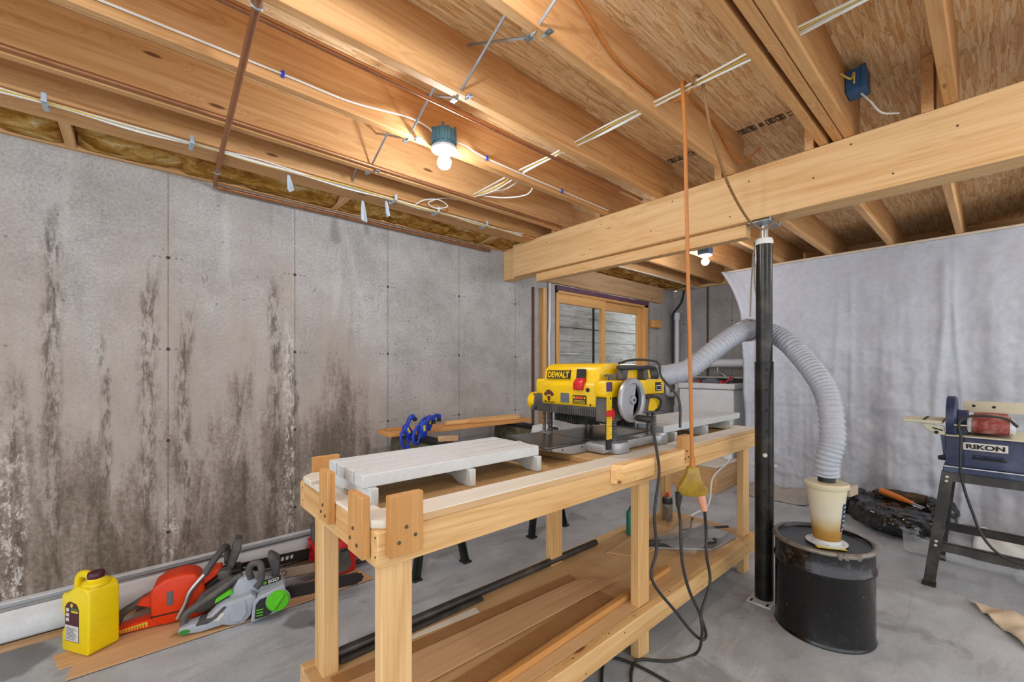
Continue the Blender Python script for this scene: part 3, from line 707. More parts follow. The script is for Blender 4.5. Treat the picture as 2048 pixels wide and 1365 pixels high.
# blue outlet box on the triple joist
t = thing('outlet_box', 'blue plastic outlet box on the triple joist', 'box', (2.31, .39, 2.49))
m = MB().box(2.36, 2.455, .365, .4385, 2.515, 2.61).box(2.352, 2.366, .365, .385, 2.51, 2.615)
build('box', m, 'boxblue', t, bevel=.004)
build('box_wire', MB().tube(catmull([(2.352, .405, 2.54), (2.32, .40, 2.57), (2.285, .405, 2.53), (2.26, .435, 2.555)], 7), .004, 6), 'cabley', t)
build('box_wire', MB().tube(catmull([(2.41, .39, 2.514), (2.425, .36, 2.47), (2.48, .33, 2.43), (2.545, .28, 2.43)], 7), .004, 6), 'cablew', t)
# stamps printed on the subfloor
def stamp(x0, y0, n, lb, s=.042):
    m = MB(); random.seed(int(x0 * 100))
    for i in range(n):
        y = y0 - i * s * 1.12
        for q in ((-.5, -.5, .5, -.40), (-.5, .40, .5, .5), (-.5, -.5, -.40, .5), (.40, -.5, .5, .5)) if i % 3 != 2 else ():
            m.box(x0 + q[0] * s * 1.5, x0 + q[2] * s * 1.5, y + q[1] * s, y + q[3] * s, CEIL - .0012, CEIL + .001)
        for j in range(4):
            if random.random() < .85: m.box(x0 + (-.36 + j * .2) * s * 1.4, x0 + (-.24 + j * .2) * s * 1.4, y - .3 * s, y + random.uniform(.1, .3) * s, CEIL - .0012, CEIL + .001)
    mesh_thing('grade_stamp', m, 'inkb', lb, 'stamp')
stamp(2.60, .95, 6, 'dark printed stamp on the subfloor between cord joist and triple joist')
stamp(2.62, 1.39, 4, 'dark printed stamp on the subfloor beside the knotty joist')
stamp(4.15, .90, 7, 'dark printed stamp on the subfloor beyond the beam above the drape')
# far side loops of cable under the joists
zc = 2.393
pts = []
for i, y in enumerate([2.35, 1.93, 1.48, 1.07, .62, .19, -.24, -.6]):
    pts.append((3.35 - .1 * i * 0, y, zc))
    if y > -.5: pts.append((3.30, y - .21, zc - .055))
mesh_thing('electric_cable', MB().tube(catmull(pts, 6), .0045, 6), 'cablew', 'white cable swagged from joist to joist beyond the beam', 'cable')
mesh_thing('electric_cable', MB().tube(catmull([(2.95, y, zc - .028 * (k % 2)) for k, y in enumerate([2.36, 2.15, 1.93, 1.7, 1.48, 1.25, 1.07, .85, .62, .4, .19, 0, -.24, -.5])], 6), .0045, 6), 'cabley', 'yellowish cable swagged just behind the beam', 'cable')
for i in range(3):
    pts = [(2.75, 2.62 - .02 * i, 2.375), (3.3, 2.60 + .03 * i, 2.36 - .012 * i), (3.9, 2.63, 2.37), (4.5, 2.58 + .03 * i, 2.355 + .006 * i), (5.1, 2.62, 2.365), (5.7, 2.63 + .02 * i, 2.37)]
    mesh_thing('electric_cable', MB().tube(catmull(pts, 6), .0045, 6), 'cablew', 'white cable strung above the window header beyond the beam', 'cable', 'white cables above the window header')
mesh_thing('ceiling_joist', MB().box(2.72, 5.79, 2.66, 2.70, 2.385, CEIL - .001), 'joist', 'pine joist above the window header beyond the beam', 'joist', 'ceiling joists beyond the beam', bevel=.0025)

# ---------------------------------------------------------------- workbench
BX0, BX1, BY0, BY1, BT = .445, 2.985, 1.0, 1.65, .915
wb = thing('workbench', 'long pine workbench with lower shelf in the middle of the floor', 'workbench', (1.72, 1.32, 0))
def screws(mb, pts, n, r=.0055, d=.003):
    for p in pts:
        p = Vector(p); n_ = Vector(n); mb.cyl(p - n_ * .001, p + n_ * d, r, r * .7, 10)
for x0, x1, y0, y1 in ((.474, .562, 1.0405, 1.083), (1.668, 1.756, 1.0405, 1.083), (2.862, 2.95, 1.0405, 1.083), (.482, .536, 1.52, 1.609), (1.668, 1.756, 1.567, 1.609), (2.862, 2.95, 1.567, 1.609)):
    l = build('leg', MB().box(x0, x1, y0, y1, 0, .871), 'benchZ', wb, bevel=.003)
for y0, y1 in ((BY0, BY0 + .04), (BY1 - .04, BY1)):
    a = build('apron', MB().box(BX0, BX1, y0, y1, .801, .893), 'benchX', wb, bevel=.003)
for x0, x1 in ((BX0, BX0 + .04), (BX1 - .04, BX1)):
    build('apron', MB().box(x0, x1, BY0 + .041, BY1 - .041, .801, .893), 'benchY', wb, bevel=.003)
c = .035
outer = [(BX0 + c, BY0), (BX1, BY0), (BX1, BY1), (BX0 + c, BY1), (BX0, BY1 - c), (BX0, BY0 + c)]
m = MB().prism([(BX0 + c, BY0), (BX1, BY0), (BX1, BY0 + .10), (BX0 + .11, BY0 + .10), (BX0 + .0, BY0 + .12), (BX0, BY0 + c)], 'z', .894, BT)
build('top_rim', m, 'ply', wb, bevel=.002)
m = MB().prism([(BX0 + c, BY1), (BX1, BY1), (BX1, BY1 - .10), (BX0 + .11, BY1 - .10), (BX0, BY1 - .12), (BX0, BY1 - c)], 'z', .894, BT)
build('top_rim', m, 'ply', wb, bevel=.002)
build('rim_edge', MB().box(BX0 + c, BX1, BY0 - .0012, BY0 + .002, .8942, .9125), 'panelX', wb)
build('top_rim', MB().box(BX0, BX0 + .075, BY0 + .121, BY1 - .121, .894, BT - .012), 'ply', wb, bevel=.002)
build('top_rim', MB().box(BX1 - .08, BX1, BY0 + .101, BY1 - .101, .894, BT), 'ply', wb, bevel=.002)
build('top_panel', MB().box(BX0 + .041, BX1 - .041, BY0 + .041, BY1 - .041, .872, .889), 'mdf', wb)
# slots routed along the recessed panel
m = MB()
for y in (1.17, 1.26, 1.34, 1.43): m.box(BX0 + .08, 1.42, y, y + .004, .8888, .8896)
build('panel_groove', m, 'hardboard', wb)
build('planer_platform', MB().box(1.43, 2.0, 1.101, 1.56, .8895, .9155), 'mdf', wb, bevel=.002)
m = MB().prism([(1.40, .999), (1.43, .957), (1.925, .957), (1.925, .999)], 'z', .842, .917)
build('platform_block', m, 'benchX', wb, bevel=.002)
sb = [((.490, .585, 1.651, 1.673, .83, .968), [(.52, 1.650, .85), (.55, 1.650, .85)], (0, -1, 0)),
      ((.422, .444, 1.29, 1.365, .838, .99), [(.422, 1.33, .888), (.422, 1.345, .865), (.422, 1.31, .86)], (-1, 0, 0)),
      ((.422, .444, 1.040, 1.132, .818, .974), [(.422, 1.095, .885), (.422, 1.115, .855), (.422, 1.07, .848)], (-1, 0, 0)),
      ((.466, .558, .975, .999, .83, .982), [(.51, .975, .90), (.49, .975, .865), (.535, .975, .875)], (0, -1, 0)),
      ((1.927, 2.005, .969, .999, .842, .975), [(1.97, .969, .90), (1.95, .969, .865), (1.985, .969, .87)], (0, -1, 0))]
for bx, sc, nn in sb:
    s = build('stop_block', MB().box(*bx), 'blockZ', wb, bevel=.0015)
    m = MB(); screws(m, sc, nn); build('screw', m, 'screw', s)
m = MB()
screws(m, [(BX0, 1.012, .878), (BX0, 1.012, .83), (BX0, 1.62, .875), (BX0, 1.62, .83)], (-1, 0, 0), .004, .001)
screws(m, [(x, BY0, .905) for x in (.75, 1.05, 1.2, 2.2, 2.5, 2.8)], (0, -1, 0), .004, .001)
screws(m, [(x, BY0, .165 + .05 * (i % 2)) for i, x in enumerate((.6, .9, 1.25, 1.5, 1.9, 2.2, 2.2, 2.5, 2.5, 2.8))], (0, -1, 0), .004, .001)
screws(m, [(x, y, .2355) for y in (1.02, 1.63) for x in (.62, .95, 1.2, 1.42, 1.6, 1.9, 2.1, 2.35, 2.6, 2.8)], (0, 0, 1), .004, .0008)
build('screw_head', m, 'nail', wb)['kind'] = 'stuff'
# lower shelf
build('shelf', MB().box(BX0, BX1, BY0 + .0405, BY1 - .0405, .216, .235), 'panelX', wb, bevel=.001)
for y0, y1 in ((BY0, BY0 + .04), (BY1 - .04, BY1)): build('shelf_rail', MB().box(BX0, BX1, y0, y1, .145, .2352), 'benchX', wb, bevel=.003)
for x0, x1 in ((BX0, BX0 + .04), (BX1 - .04, BX1)): build('shelf_rail', MB().box(x0, x1, BY0 + .041, BY1 - .041, .145, .2155), 'benchY', wb, bevel=.003)

# ---- white slatted risers on the bench
def riser(name, label, x0, x1, y0, y1, bars, zb, n=4):
    t = thing(name, label, 'riser', ((x0 + x1) / 2, (y0 + y1) / 2, zb))
    zt = zb + .097; zs = zt - .038; w = (y1 - y0 - .007 * (n - 1)) / n
    for k in range(n):
        y = y0 + k * (w + .007)
        s = build('slat', MB().box(x0, x1, y, y + w, zs, zt), 'slat', t, bevel=.002)
        m = MB(); screws(m, [(bx, y + w / 2, zt) for bx in bars], (0, 0, 1), .0035, .0004); build('screw', m, 'galv', s)
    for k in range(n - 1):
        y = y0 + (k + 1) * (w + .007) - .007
        build('gap_shade', MB().box(x0 + .002, x1 - .002, y, y + .007, zs + .004, zt - .0018), 'charcoal', t)  # dark filler strip paints the shade in the gap between slats
    for bx in bars:
        pr = [(y0 - .018, zb), (y0 + .05, zb), (y0 + .10, zb + .018), (y1 - .10, zb + .018), (y1 - .05, zb), (y1 + .004, zb), (y1 + .004, zs - .0005), (y0 - .018, zs - .0005)]
        build('cross_bar', MB().prism(pr, 'x', bx - .0125, bx + .0125), 'slat', t, bevel=.002)
    return t
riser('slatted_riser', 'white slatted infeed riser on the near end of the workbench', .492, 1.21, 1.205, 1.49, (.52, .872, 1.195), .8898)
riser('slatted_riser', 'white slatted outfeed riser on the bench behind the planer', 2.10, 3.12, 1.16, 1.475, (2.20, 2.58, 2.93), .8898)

# ---------------------------------------------------------------- yellow thickness planer
P = thing('thickness_planer', 'yellow benchtop thickness planer on the workbench', 'planer', (1.76, 1.33, .916))
ZB = .9165
m = MB().box(1.53, 2.02, 1.125, 1.55, ZB + .004, .962)
base = build('base', m, 'alu', P, bevel=.006, seg=2)
for x0, x1 in ((1.575, 1.685), (1.93, 2.028)):
    for y0, y1 in ((1.085, 1.19), (1.49, 1.59)):
        build('foot', MB().prism([(x0, y0 + .02), (x0 + .02, y0), (x1 - .02, y0), (x1, y0 + .02), (x1, y1 - .02), (x1 - .02, y1), (x0 + .02, y1), (x0, y1 - .02)], 'z', ZB, .966), 'alu', P, bevel=.006, seg=2)
tb = build('infeed_table', MB().prism([(1.27, 1.235), (1.285, 1.222), (1.56, 1.222), (1.56, 1.555), (1.385, 1.572), (1.37, 1.565)], 'z', .958, .967), 'table', P, bevel=.003)
build('table_side', MB().prism([(1.43, .9175), (1.56, .9175), (1.60, .925), (1.60, .957), (1.30, .957), (1.31, .945)], 'y', 1.222, 1.234).box(1.30, 1.315, 1.234, 1.55, .945, .9575), 'alu', P, bevel=.002)
m = MB(); screws(m, [(1.37, 1.222, .945), (1.50, 1.222, .942), (1.545, 1.222, .948), (1.545, 1.222, .927)], (0, -1, 0), .005, .002); build('table_screw', m, 'black', P)
build('outfeed_table', MB().box(2.021, 2.16, 1.21, 1.5, .955, .965), 'table', P, bevel=.003)
build('bed', MB().box(1.56, 2.0, 1.20, 1.48, .9625, .968), 'table', P)
for x in (1.625, 1.965):
    for y in (1.140, 1.535):
        build('column', MB().cyl((x, y, .966), (x, y, 1.10), .0125, seg=18), 'chrome', P)
        build('column', MB().cyl((x - .035, y + .01, .966), (x - .035, y + .01, 1.10), .009, seg=18), 'chrome', P)
# dark cutterhead carriage
pr = [(1.538, 1.10), (1.555, 1.078), (2.02, 1.078), (2.03, 1.09), (2.03, 1.166), (1.538, 1.166)]
build('carriage', MB().prism(pr, 'y', 1.112, 1.565), 'charcoal', P, bevel=.005)
m = MB()
for k in range(34): m.box(1.534, 1.546, 1.175 + k * .0108, 1.181 + k * .0108, 1.078, 1.112)
build('chip_comb', m, 'charcoal', P)
m = MB()
for k in range(46): m.box(1.60 + .004 * (k % 2), 1.612 + .004 * (k % 2), 1.21 + k * .006, 1.2145 + k * .006, 1.022 + .012 * abs(k - 23) / 23, 1.08)
build('bristle', m, 'bristle', P)['kind'] = 'stuff'
m = MB()
for k in range(40): m.box(1.86, 1.874, 1.19 + k * .008, 1.1965 + k * .008, 1.0, 1.08)
build('bristle', m, 'bristle', P)['kind'] = 'stuff'
# yellow hood
pr = [(1.548, 1.108), (1.533, 1.128), (1.530, 1.215), (1.548, 1.236), (1.556, 1.285), (1.575, 1.307), (1.600, 1.317), (1.70, 1.319), (1.70, 1.108)]
hood = build('front_hood', MB().prism(pr, 'y', 1.168, 1.505), 'yellow', P, bevel=.007, seg=2)
build('shoulder', MB().prism([(1.545, 1.166), (1.545, 1.232), (1.555, 1.242), (1.70, 1.242), (1.70, 1.166)], 'y', 1.506, 1.560), 'yellow', P, bevel=.006, seg=2)
pr = [(1.522, 1.167), (1.515, 1.176), (1.515, 1.228), (1.527, 1.242), (1.63, 1.242), (1.645, 1.230), (1.645, 1.167)]
build('corner_tower', MB().prism(pr, 'y', 1.100, 1.167), 'yellow', P, bevel=.006, seg=2)
build('corner_tower_base', MB().box(1.52, 1.64, 1.106, 1.165, 1.06, 1.166), 'charcoal', P, bevel=.005)
build('rear_housing', MB().prism([(1.646, 1.167), (1.646, 1.232), (1.70, 1.240), (2.005, 1.240), (2.03, 1.226), (2.03, 1.167)], 'y', 1.118, 1.56), 'yellow', P, bevel=.006, seg=2)
build('motor_cover', MB().prism([(1.70, 1.241), (1.70, 1.310), (1.90, 1.312), (1.945, 1.296), (1.965, 1.241)], 'y', 1.15, 1.49), 'yellow', P, bevel=.008, seg=2)
h = build('carry_handle', MB().prism([(1.635, 1.292), (1.64, 1.309), (1.90, 1.309), (1.912, 1.300), (1.905, 1.288), (1.68, 1.286)], 'y', 1.108, 1.138), 'black', P, bevel=.005, seg=2)
build('handle_support', MB().prism([(1.645, 1.243), (1.66, 1.29), (1.70, 1.288), (1.69, 1.243)], 'y', 1.112, 1.149), 'charcoal', P, bevel=.003)
build('handle_support', MB().prism([(1.83, 1.241), (1.83, 1.287), (1.865, 1.287), (1.875, 1.241)], 'y', 1.112, 1.149), 'charcoal', P, bevel=.003)
# writing and switch on the hood front
F = dict(right=(0, -1, 0)); upS = (.0082, 0, .05)
lg = build('logo_plate', plate(MB(), (1.5515, 1.409, 1.264), (0, -1, 0), (.008, 0, .049), .152, .046, .004), 'ink', P)
build('logo_border', plate(plate(MB(), (1.5492, 1.409, 1.2855), (0, -1, 0), (.008, 0, .049), .148, .0018, .001), (1.5447, 1.409, 1.2425), (0, -1, 0), (.008, 0, .049), .148, .0018, .001), 'yellow', lg)
text('logo_text', 'DEWALT', .030, 'yellow', lg, (1.5490, 1.409, 1.264), (0, -1, 0), (.008, 0, .049), .136, .002, .035)
sw = build('switch', MB().prism([(1.552, 1.292), (1.548, 1.232), (1.533, 1.21), (1.527, 1.215), (1.54, 1.24), (1.546, 1.292)], 'y', 1.238, 1.292), 'black', P, bevel=.002)
build('switch_paddle', MB().prism([(1.545, 1.252), (1.528, 1.244), (1.514, 1.226), (1.514, 1.196), (1.528, 1.194), (1.53, 1.2), (1.545, 1.238)], 'y', 1.236, 1.290), 'red', sw, bevel=.003)
m = MB()
for z in (1.204, 1.212, 1.220): m.box(1.5125, 1.5145, 1.242, 1.284, z, z + .003)
build('paddle_rib', m, 'red', sw)
m = MB(); plate(m, (1.5465, 1.265, 1.283), (0, -1, 0), (.008, 0, .049), .05, .012, .002); build('switch_label', m, 'paperw', sw)
build('reset_button', MB().cyl((1.526, 1.213, 1.197), (1.532, 1.213, 1.197), .0095, seg=16), 'ink', P)
# labels on the lower face
m = MB()
for (a0, a1, r0, r1) in ((20, 70, .018, .036), (75, 120, .014, .038), (125, 160, .018, .036)):
    pts = [(1.455 - math.cos(R(a)) * r, 1.152 + math.sin(R(a)) * r) for r, aa in ((r1, (a0, (a0 + a1) / 2, a1)), (r0, (a1, (a0 + a1) / 2, a0))) for a in aa]
    m.prism(pts, 'x', 1.5298, 1.5325)
m.prism([(1.449, 1.136), (1.462, 1.136), (1.466, 1.158), (1.446, 1.158)], 'x', 1.5298, 1.5325)
build('round_sticker', m, 'paperm', P)
build('sticker_line', MB().box(1.530, 1.5325, 1.42, 1.49, 1.128, 1.131), 'ink', P)
build('grey_label', plate(MB(), (1.5308, 1.352, 1.155), (0, -1, 0), (0, 0, 1), .052, .046, .002), 'labelg', P)
wl = build('warning_label', plate(MB(), (1.5308, 1.262, 1.151), (0, -1, 0), (0, 0, 1), .080, .040, .002), 'ink', P)
m = MB()
plate(m, (1.5294, 1.262, 1.160), (0, -1, 0), (0, 0, 1), .045, .012, .001); build('warning_stripe', m, 'labelo', wl)
m = MB()
for z in (1.147, 1.141, 1.135): plate(m, (1.5294, 1.262, z), (0, -1, 0), (0, 0, 1), .068, .002, .001)
plate(m, (1.5294, 1.293, 1.160), (0, -1, 0), (0, 0, 1), .008, .01, .001); plate(m, (1.5294, 1.231, 1.160), (0, -1, 0), (0, 0, 1), .008, .01, .001)
build('warning_print', m, 'labely', wl)
m = MB(); screws(m, [(1.530, 1.478, 1.132), (1.530, 1.200, 1.130)], (-1, 0, 0), .005, .001); build('hood_screw', m, 'ink', P)
# depth scale
sc_ = build('depth_scale', MB().box(1.512, 1.545, 1.094, 1.0985, .99, 1.195), 'yellow', P)
m = MB()
for k in range(17): m.box(1.512, 1.512 + (.014 if k % 4 == 0 else .008), 1.0930, 1.0945, 1.0 + k * .0115, 1.0012 + k * .0115)
build('scale_mark', m, 'ink', sc_)
for i, z in enumerate((1.165, 1.125, 1.085, 1.047, 1.012)): text('scale_digit', str(i + 1), .011, 'ink', sc_, (1.535, 1.0938, z), (1, 0, 0), (0, 0, 1), .006, .001)
build('scale_top', MB().box(1.512, 1.545, 1.0925, 1.0995, 1.196, 1.236), 'purplelab', sc_)
build('scale_foot', MB().box(1.514, 1.543, 1.094, 1.105, .945, .989), 'ink', sc_)
build('depth_pointer', MB().box(1.502, 1.556, 1.086, 1.0935, 1.088, 1.114).box(1.546, 1.556, 1.09, 1.106, 1.07, 1.12), 'red', P, bevel=.002)
build('tower_knob', MB().lathe([(.012, 1.243), (.012, 1.256), (.026, 1.257), (.028, 1.264), (.02, 1.269)], (1.585, 1.13, 0), 20), 'charcoal', P)
# crank wheel
Mw = Matrix.Translation((1.648, 1.062, 1.155)) @ Matrix.Rotation(R(90), 4, 'X')
wheel = MB().lathe([(.070, -.010), (.092, -.012), (.099, -.004), (.099, .006), (.092, .012), (.076, .012), (.070, .006), (.070, -.010)], (0, 0, 0), 48, Mw)
wh = build('crank_wheel', wheel, 'alu', P)
build('wheel_web', MB().prism([(-.072, -.02), (-.03, -.075), (.0, -.08), (.012, -.03), (.018, .0), (.03, .07), (.0, .082), (-.035, .07), (-.06, .035)], 'z', -.004, .004, Mw).cyl(Mw @ Vector((0, 0, -.022)), Mw @ Vector((0, 0, .012)), .02), 'alu', wh, bevel=.002)
build('wheel_nut', MB().cyl(Mw @ Vector((0, 0, .012)), Mw @ Vector((0, 0, .0155)), .006, seg=6), 'black', wh)
build('crank_handle', MB().tube([(1.655, 1.045, 1.077), (1.656, 1.035, 1.077), (1.662, .975, 1.074), (1.662, .968, 1.074)], [.011, .0145, .0165, .013], 16), 'black', wh)
# rear label, side knob, grip, port
rl = build('rating_label', plate(MB(), (1.972, 1.1165, 1.203), (1, 0, 0), (0, 0, 1), .062, .044, .002), 'ink', P)
m = MB(); random.seed(4)
for k in range(4):
    for q in range(5):
        if random.random() < .7: plate(m, (1.948 + q * .012, 1.1152, 1.187 + k * .0105), (1, 0, 0), (0, 0, 1), .009, .0045, .0008)
build('label_print', m, 'paperw', rl)
build('side_vent', MB().prism([(1.86, 1.09), (1.90, 1.085), (1.96, 1.10), (1.965, 1.15), (1.93, 1.163), (1.88, 1.155)], 'y', 1.106, 1.1125), 'yellow', P, bevel=.002)
build('side_grip', MB().tube(catmull([(1.83, 1.10, 1.155), (1.90, 1.09, 1.157), (1.945, 1.09, 1.135), (1.95, 1.098, 1.10), (1.94, 1.105, 1.085)], 6), .007, 8), 'black', P)
kn = build('side_knob', MB().lathe([(.02, -.03), (.043, -.028), (.046, -.01), (.046, .012), (.03, .018)], (0, 0, 0), 30, Matrix.Translation((1.575, 1.595, 1.125)) @ Matrix.Rotation(R(-90), 4, 'X')), 'yellow', P)
build('knob_guard', MB().prism([(1.53, 1.08), (1.545, 1.165), (1.60, 1.165), (1.62, 1.10), (1.59, 1.075)], 'y', 1.562, 1.585), 'charcoal', P, bevel=.004)
build('dust_port', MB().tube([(1.99, 1.21, 1.262), (2.03, 1.205, 1.262), (2.09, 1.195, 1.262)], [.045, .05, .05], 24), 'black', P)
build('top_cord', MB().tube(catmull([(1.72, 1.18, 1.318), (1.80, 1.16, 1.335), (1.90, 1.13, 1.335), (1.935, 1.095, 1.318), (1.945, 1.085, 1.25), (1.92, .985, 1.15), (1.89, .962, 1.02)], 8), .006, 8), 'cordk', P)

# ---------------------------------------------------------------- things on the lower shelf
ZS = .2362
mesh_thing('steel_pipe', MB().tube([(.49, 1.588, ZS + .019), (2.06, 1.575, ZS + .019)], .018, 14), 'stand', 'long dark steel pipe along the back of the bench shelf', 'pipe')
m = MB().bar((.55, 1.552, ZS + .008), (1.19, 1.548, ZS + .008), .022, .015)
mesh_thing('steel_bar', m, 'stand', 'short dark steel bar beside the long pipe on the shelf', 'bar', bevel=.003)
def strip(name, pts, z, h, mat, lb, cat='board'):
    return mesh_thing(name, MB().prism(pts, 'z', z, z + h), mat, lb, cat, bevel=.0012)
strip('hardboard_strip', [(.50, 1.505), (1.665, 1.44), (1.66, 1.385), (.50, 1.452)], ZS, .004, 'hardboard', 'dark brown hardboard strip behind the light plywood on the shelf')
strip('hardboard_strip', [(.46, 1.20), (1.655, 1.245), (1.655, 1.16), (.46, 1.125)], ZS, .004, 'hardboard', 'dark brown hardboard strip in front of the light plywood on the shelf')
strip('plywood_strip', [(.46, 1.43), (1.65, 1.375), (1.82, 1.238), (.46, 1.262)], ZS + .0045, .006, 'oakply', 'light plywood strip on top of the brown hardboard strips')
strip('hardboard_strip', [(.78, 1.53), (1.13, 1.52), (1.12, 1.475), (.80, 1.508)], ZS, .003, 'ply', 'pale thin offcut beside the steel bar on the shelf')
m = MB().prism([(.47, 1.092), (2.09, 1.143), (2.095, 1.118), (.47, 1.070)], 'z', ZS, ZS + .026)
mesh_thing('lath', m, 'lath', 'long orange pine lath along the front of the bench shelf', 'lath', bevel=.002)
m = MB().prism([(.62, 1.105), (2.02, 1.152), (2.02, 1.147), (.62, 1.098)], 'z', ZS, ZS + .012)
t = thing('teal_can', 'teal green spray can behind the middle bench leg', 'can', (2.366, 1.53, ZS))
build('can', MB().lathe([(.026, ZS), (.03, ZS + .004), (.03, ZS + .135), (.028, ZS + .14), (.028, ZS + .144), (.016, ZS + .16)], (2.366, 1.53, 0), 28), 'teal', t)
build('nozzle', MB().lathe([(.014, ZS + .16), (.014, ZS + .172), (.006, ZS + .174), (.006, ZS + .188)], (2.366, 1.53, 0), 16), 'rust', t)
t = thing('spray_can', 'black and grey spray can with red cap at the far shelf corner', 'can', (2.90, 1.53, ZS))
cx, cy = 2.775, 1.505
t.location = (cx, cy, ZS); WM[t.name] = Matrix.Translation((cx, cy, ZS))
build('can', MB().lathe([(.032, ZS), (.034, ZS + .004), (.034, ZS + .14), (.03, ZS + .158), (.014, ZS + .168)], (cx, cy, 0), 28), 'can', t)
build('can_band', MB().lathe([(.0347, ZS + .118), (.0347, ZS + .141), (.031, ZS + .159)], (cx, cy, 0), 28), 'black', t)
build('cap', MB().lathe([(.012, ZS + .165), (.012, ZS + .18), (.008, ZS + .192)], (cx, cy, 0), 16), 'red', t)
# flat stapler-like tool wrapped in clear film at the far end
t = thing('wrapped_tool', 'flat grey tool wrapped in clear film on the far end of the shelf', 'tool', (2.62, 1.24, ZS))
build('tray', MB().prism([(2.20, 1.38), (2.40, 1.40), (2.86, 1.22), (2.80, 1.06), (2.50, 1.075)], 'z', ZS, ZS + .014), 'alu', t, bevel=.003)
build('arm', MB().bar((2.25, 1.36, ZS + .03), (2.60, 1.10, ZS + .03), .022, .028).bar((2.42, 1.26, ZS + .035), (2.80, 1.24, ZS + .035), .03, .016), 'stand', t, bevel=.003)
build('lever', MB().bar((2.58, 1.30, ZS + .04), (2.83, 1.12, ZS + .05), .016, .012).bar((2.45, 1.2, ZS + .045), (2.78, 1.33, ZS + .06), .012, .012), 'black', t, bevel=.003)
def film(u, v):
    x = 2.30 + .48 * u; y = 1.10 + .26 * v
    return (x, y, ZS + .035 + .075 * math.sin(PI * u) * math.sin(PI * v) + .02 * noise.noise(Vector((x * 14, y * 14, 0))))
build('film_wrap', MB().grid(film, 28, 20), 'film', t)
strip('plywood_sheet', [(2.02, 1.47), (2.68, 1.54), (2.75, 1.50), (2.36, 1.30), (2.10, 1.32)], ZS, .006, 'panelX', 'thin plywood offcut under the spray can on the shelf')

# ---------------------------------------------------------------- hanging power cords
TX, TY = 1.75, .837
pts = [(1.735, .84, 2.44), (1.728, .842, 2.464), (1.70, .845, 2.474), (1.672, .842, 2.462), (1.664, .836, 2.42), (1.666, .83, 2.3), (1.668, .825, 2.1), (1.685, .825, 1.7), (1.71, .828, 1.35), (1.735, .834, 1.02), (1.75, .837, .885)]
mesh_thing('extension_cord', MB().tube(catmull(pts, 8), .0075, 10), 'cordo', 'orange extension cord hanging straight down to the triple tap', 'cord')
t = thing('triple_tap', 'amber three-way cord tap hanging in front of the workbench', 'power tap', (TX, TY, .78))
Mt = Matrix.Translation((TX, TY, 0)) @ Matrix.Rotation(R(-42), 4, 'Z')
m = MB()
prof = [(-.022, .885), (.022, .885), (.03, .84), (.062, .785), (.052, .765), (.0, .758), (-.052, .765), (-.066, .79), (-.03, .85)]
build('tap_body', MB().prism(prof, 'y', -.016, .016, Mt), 'amber', t, bevel=.006, seg=2)
build('strain_relief', MB().cyl((TX, TY, .88), (TX - .001, TY, .925), .014, .009, 12), 'cordo', t)
pl = build('plug', MB().cyl(Mt @ Vector((-.056, 0, .775)), Mt @ Vector((-.06, 0, .715)), .016, .009, 12), 'black', t)
build('plug', MB().cyl(Mt @ Vector((.035, 0, .765)), Mt @ Vector((.050, 0, .70)), .018, .013, 12), 'peach', t)
a = Mt @ Vector((-.06, 0, .72)); b_ = Mt @ Vector((.050, 0, .705))
CORD = [(1.629, 0.955, 1.075), (1.655, 0.945, 0.94), (1.663, 0.94, 0.845), (1.609, 0.93, 0.69), (1.616, 0.925, 0.545), (1.573, 0.92, 0.437), (1.693, 0.88, 0.277), (1.752, 0.84, 0.188), (1.801, 0.82, 0.145), (1.816, 0.81, 0.169), (1.73, 0.8, 0.297), (1.643, 0.8, 0.419), (1.606, 0.81, 0.546), (1.614, 0.82, 0.678), tuple(a)]
mesh_thing('power_cord', MB().tube(catmull(CORD, 8), .0062, 10), 'cordk', 'black planer cord looping down and up to the tap', 'cord')
CORD = [tuple(b_), (1.839, 0.82, 0.602), (1.832, 0.815, 0.498), (1.855, 0.81, 0.375), (1.752, 0.8, 0.289), (1.757, 0.8, 0.194), (1.89, 0.888, 0.012), (1.763, 0.944, 0.007), (1.673, 1.037, 0.007), (1.592, 1.025, 0.007), (1.479, 0.957, 0.007), (1.364, 0.882, 0.007)]
mesh_thing('power_cord', MB().tube(catmull(CORD, 8), .0062, 10), 'cordk', 'black cord running from the tap down across the floor', 'cord')
CORD = [(1.272, 0.964, 0.007), (1.424, 1.059, 0.007), (1.526, 1.125, 0.007), (1.588, 1.13, 0.007), (1.629, 1.034, 0.007), (1.638, 0.899, 0.007), (1.627, 0.71, 0.007)]
mesh_thing('power_cord', MB().tube(catmull(CORD, 8), .0062, 10), 'cordk', 'black cord lying on the floor under the bench front edge', 'cord')
CORD = [(5.255, 2.05, 0.3), (4.744, 1.887, 0.285), (4.30, 1.85, .2), (4.05, 1.78, .012), (3.7, 1.75, .008), (3.3, 1.72, .008), (3.0, 1.72, .01)]
mesh_thing('electric_cord', MB().tube(catmull(CORD, 8), .009, 8), 'cablew', 'white cord trailing from the wooden step onto the floor', 'cord')

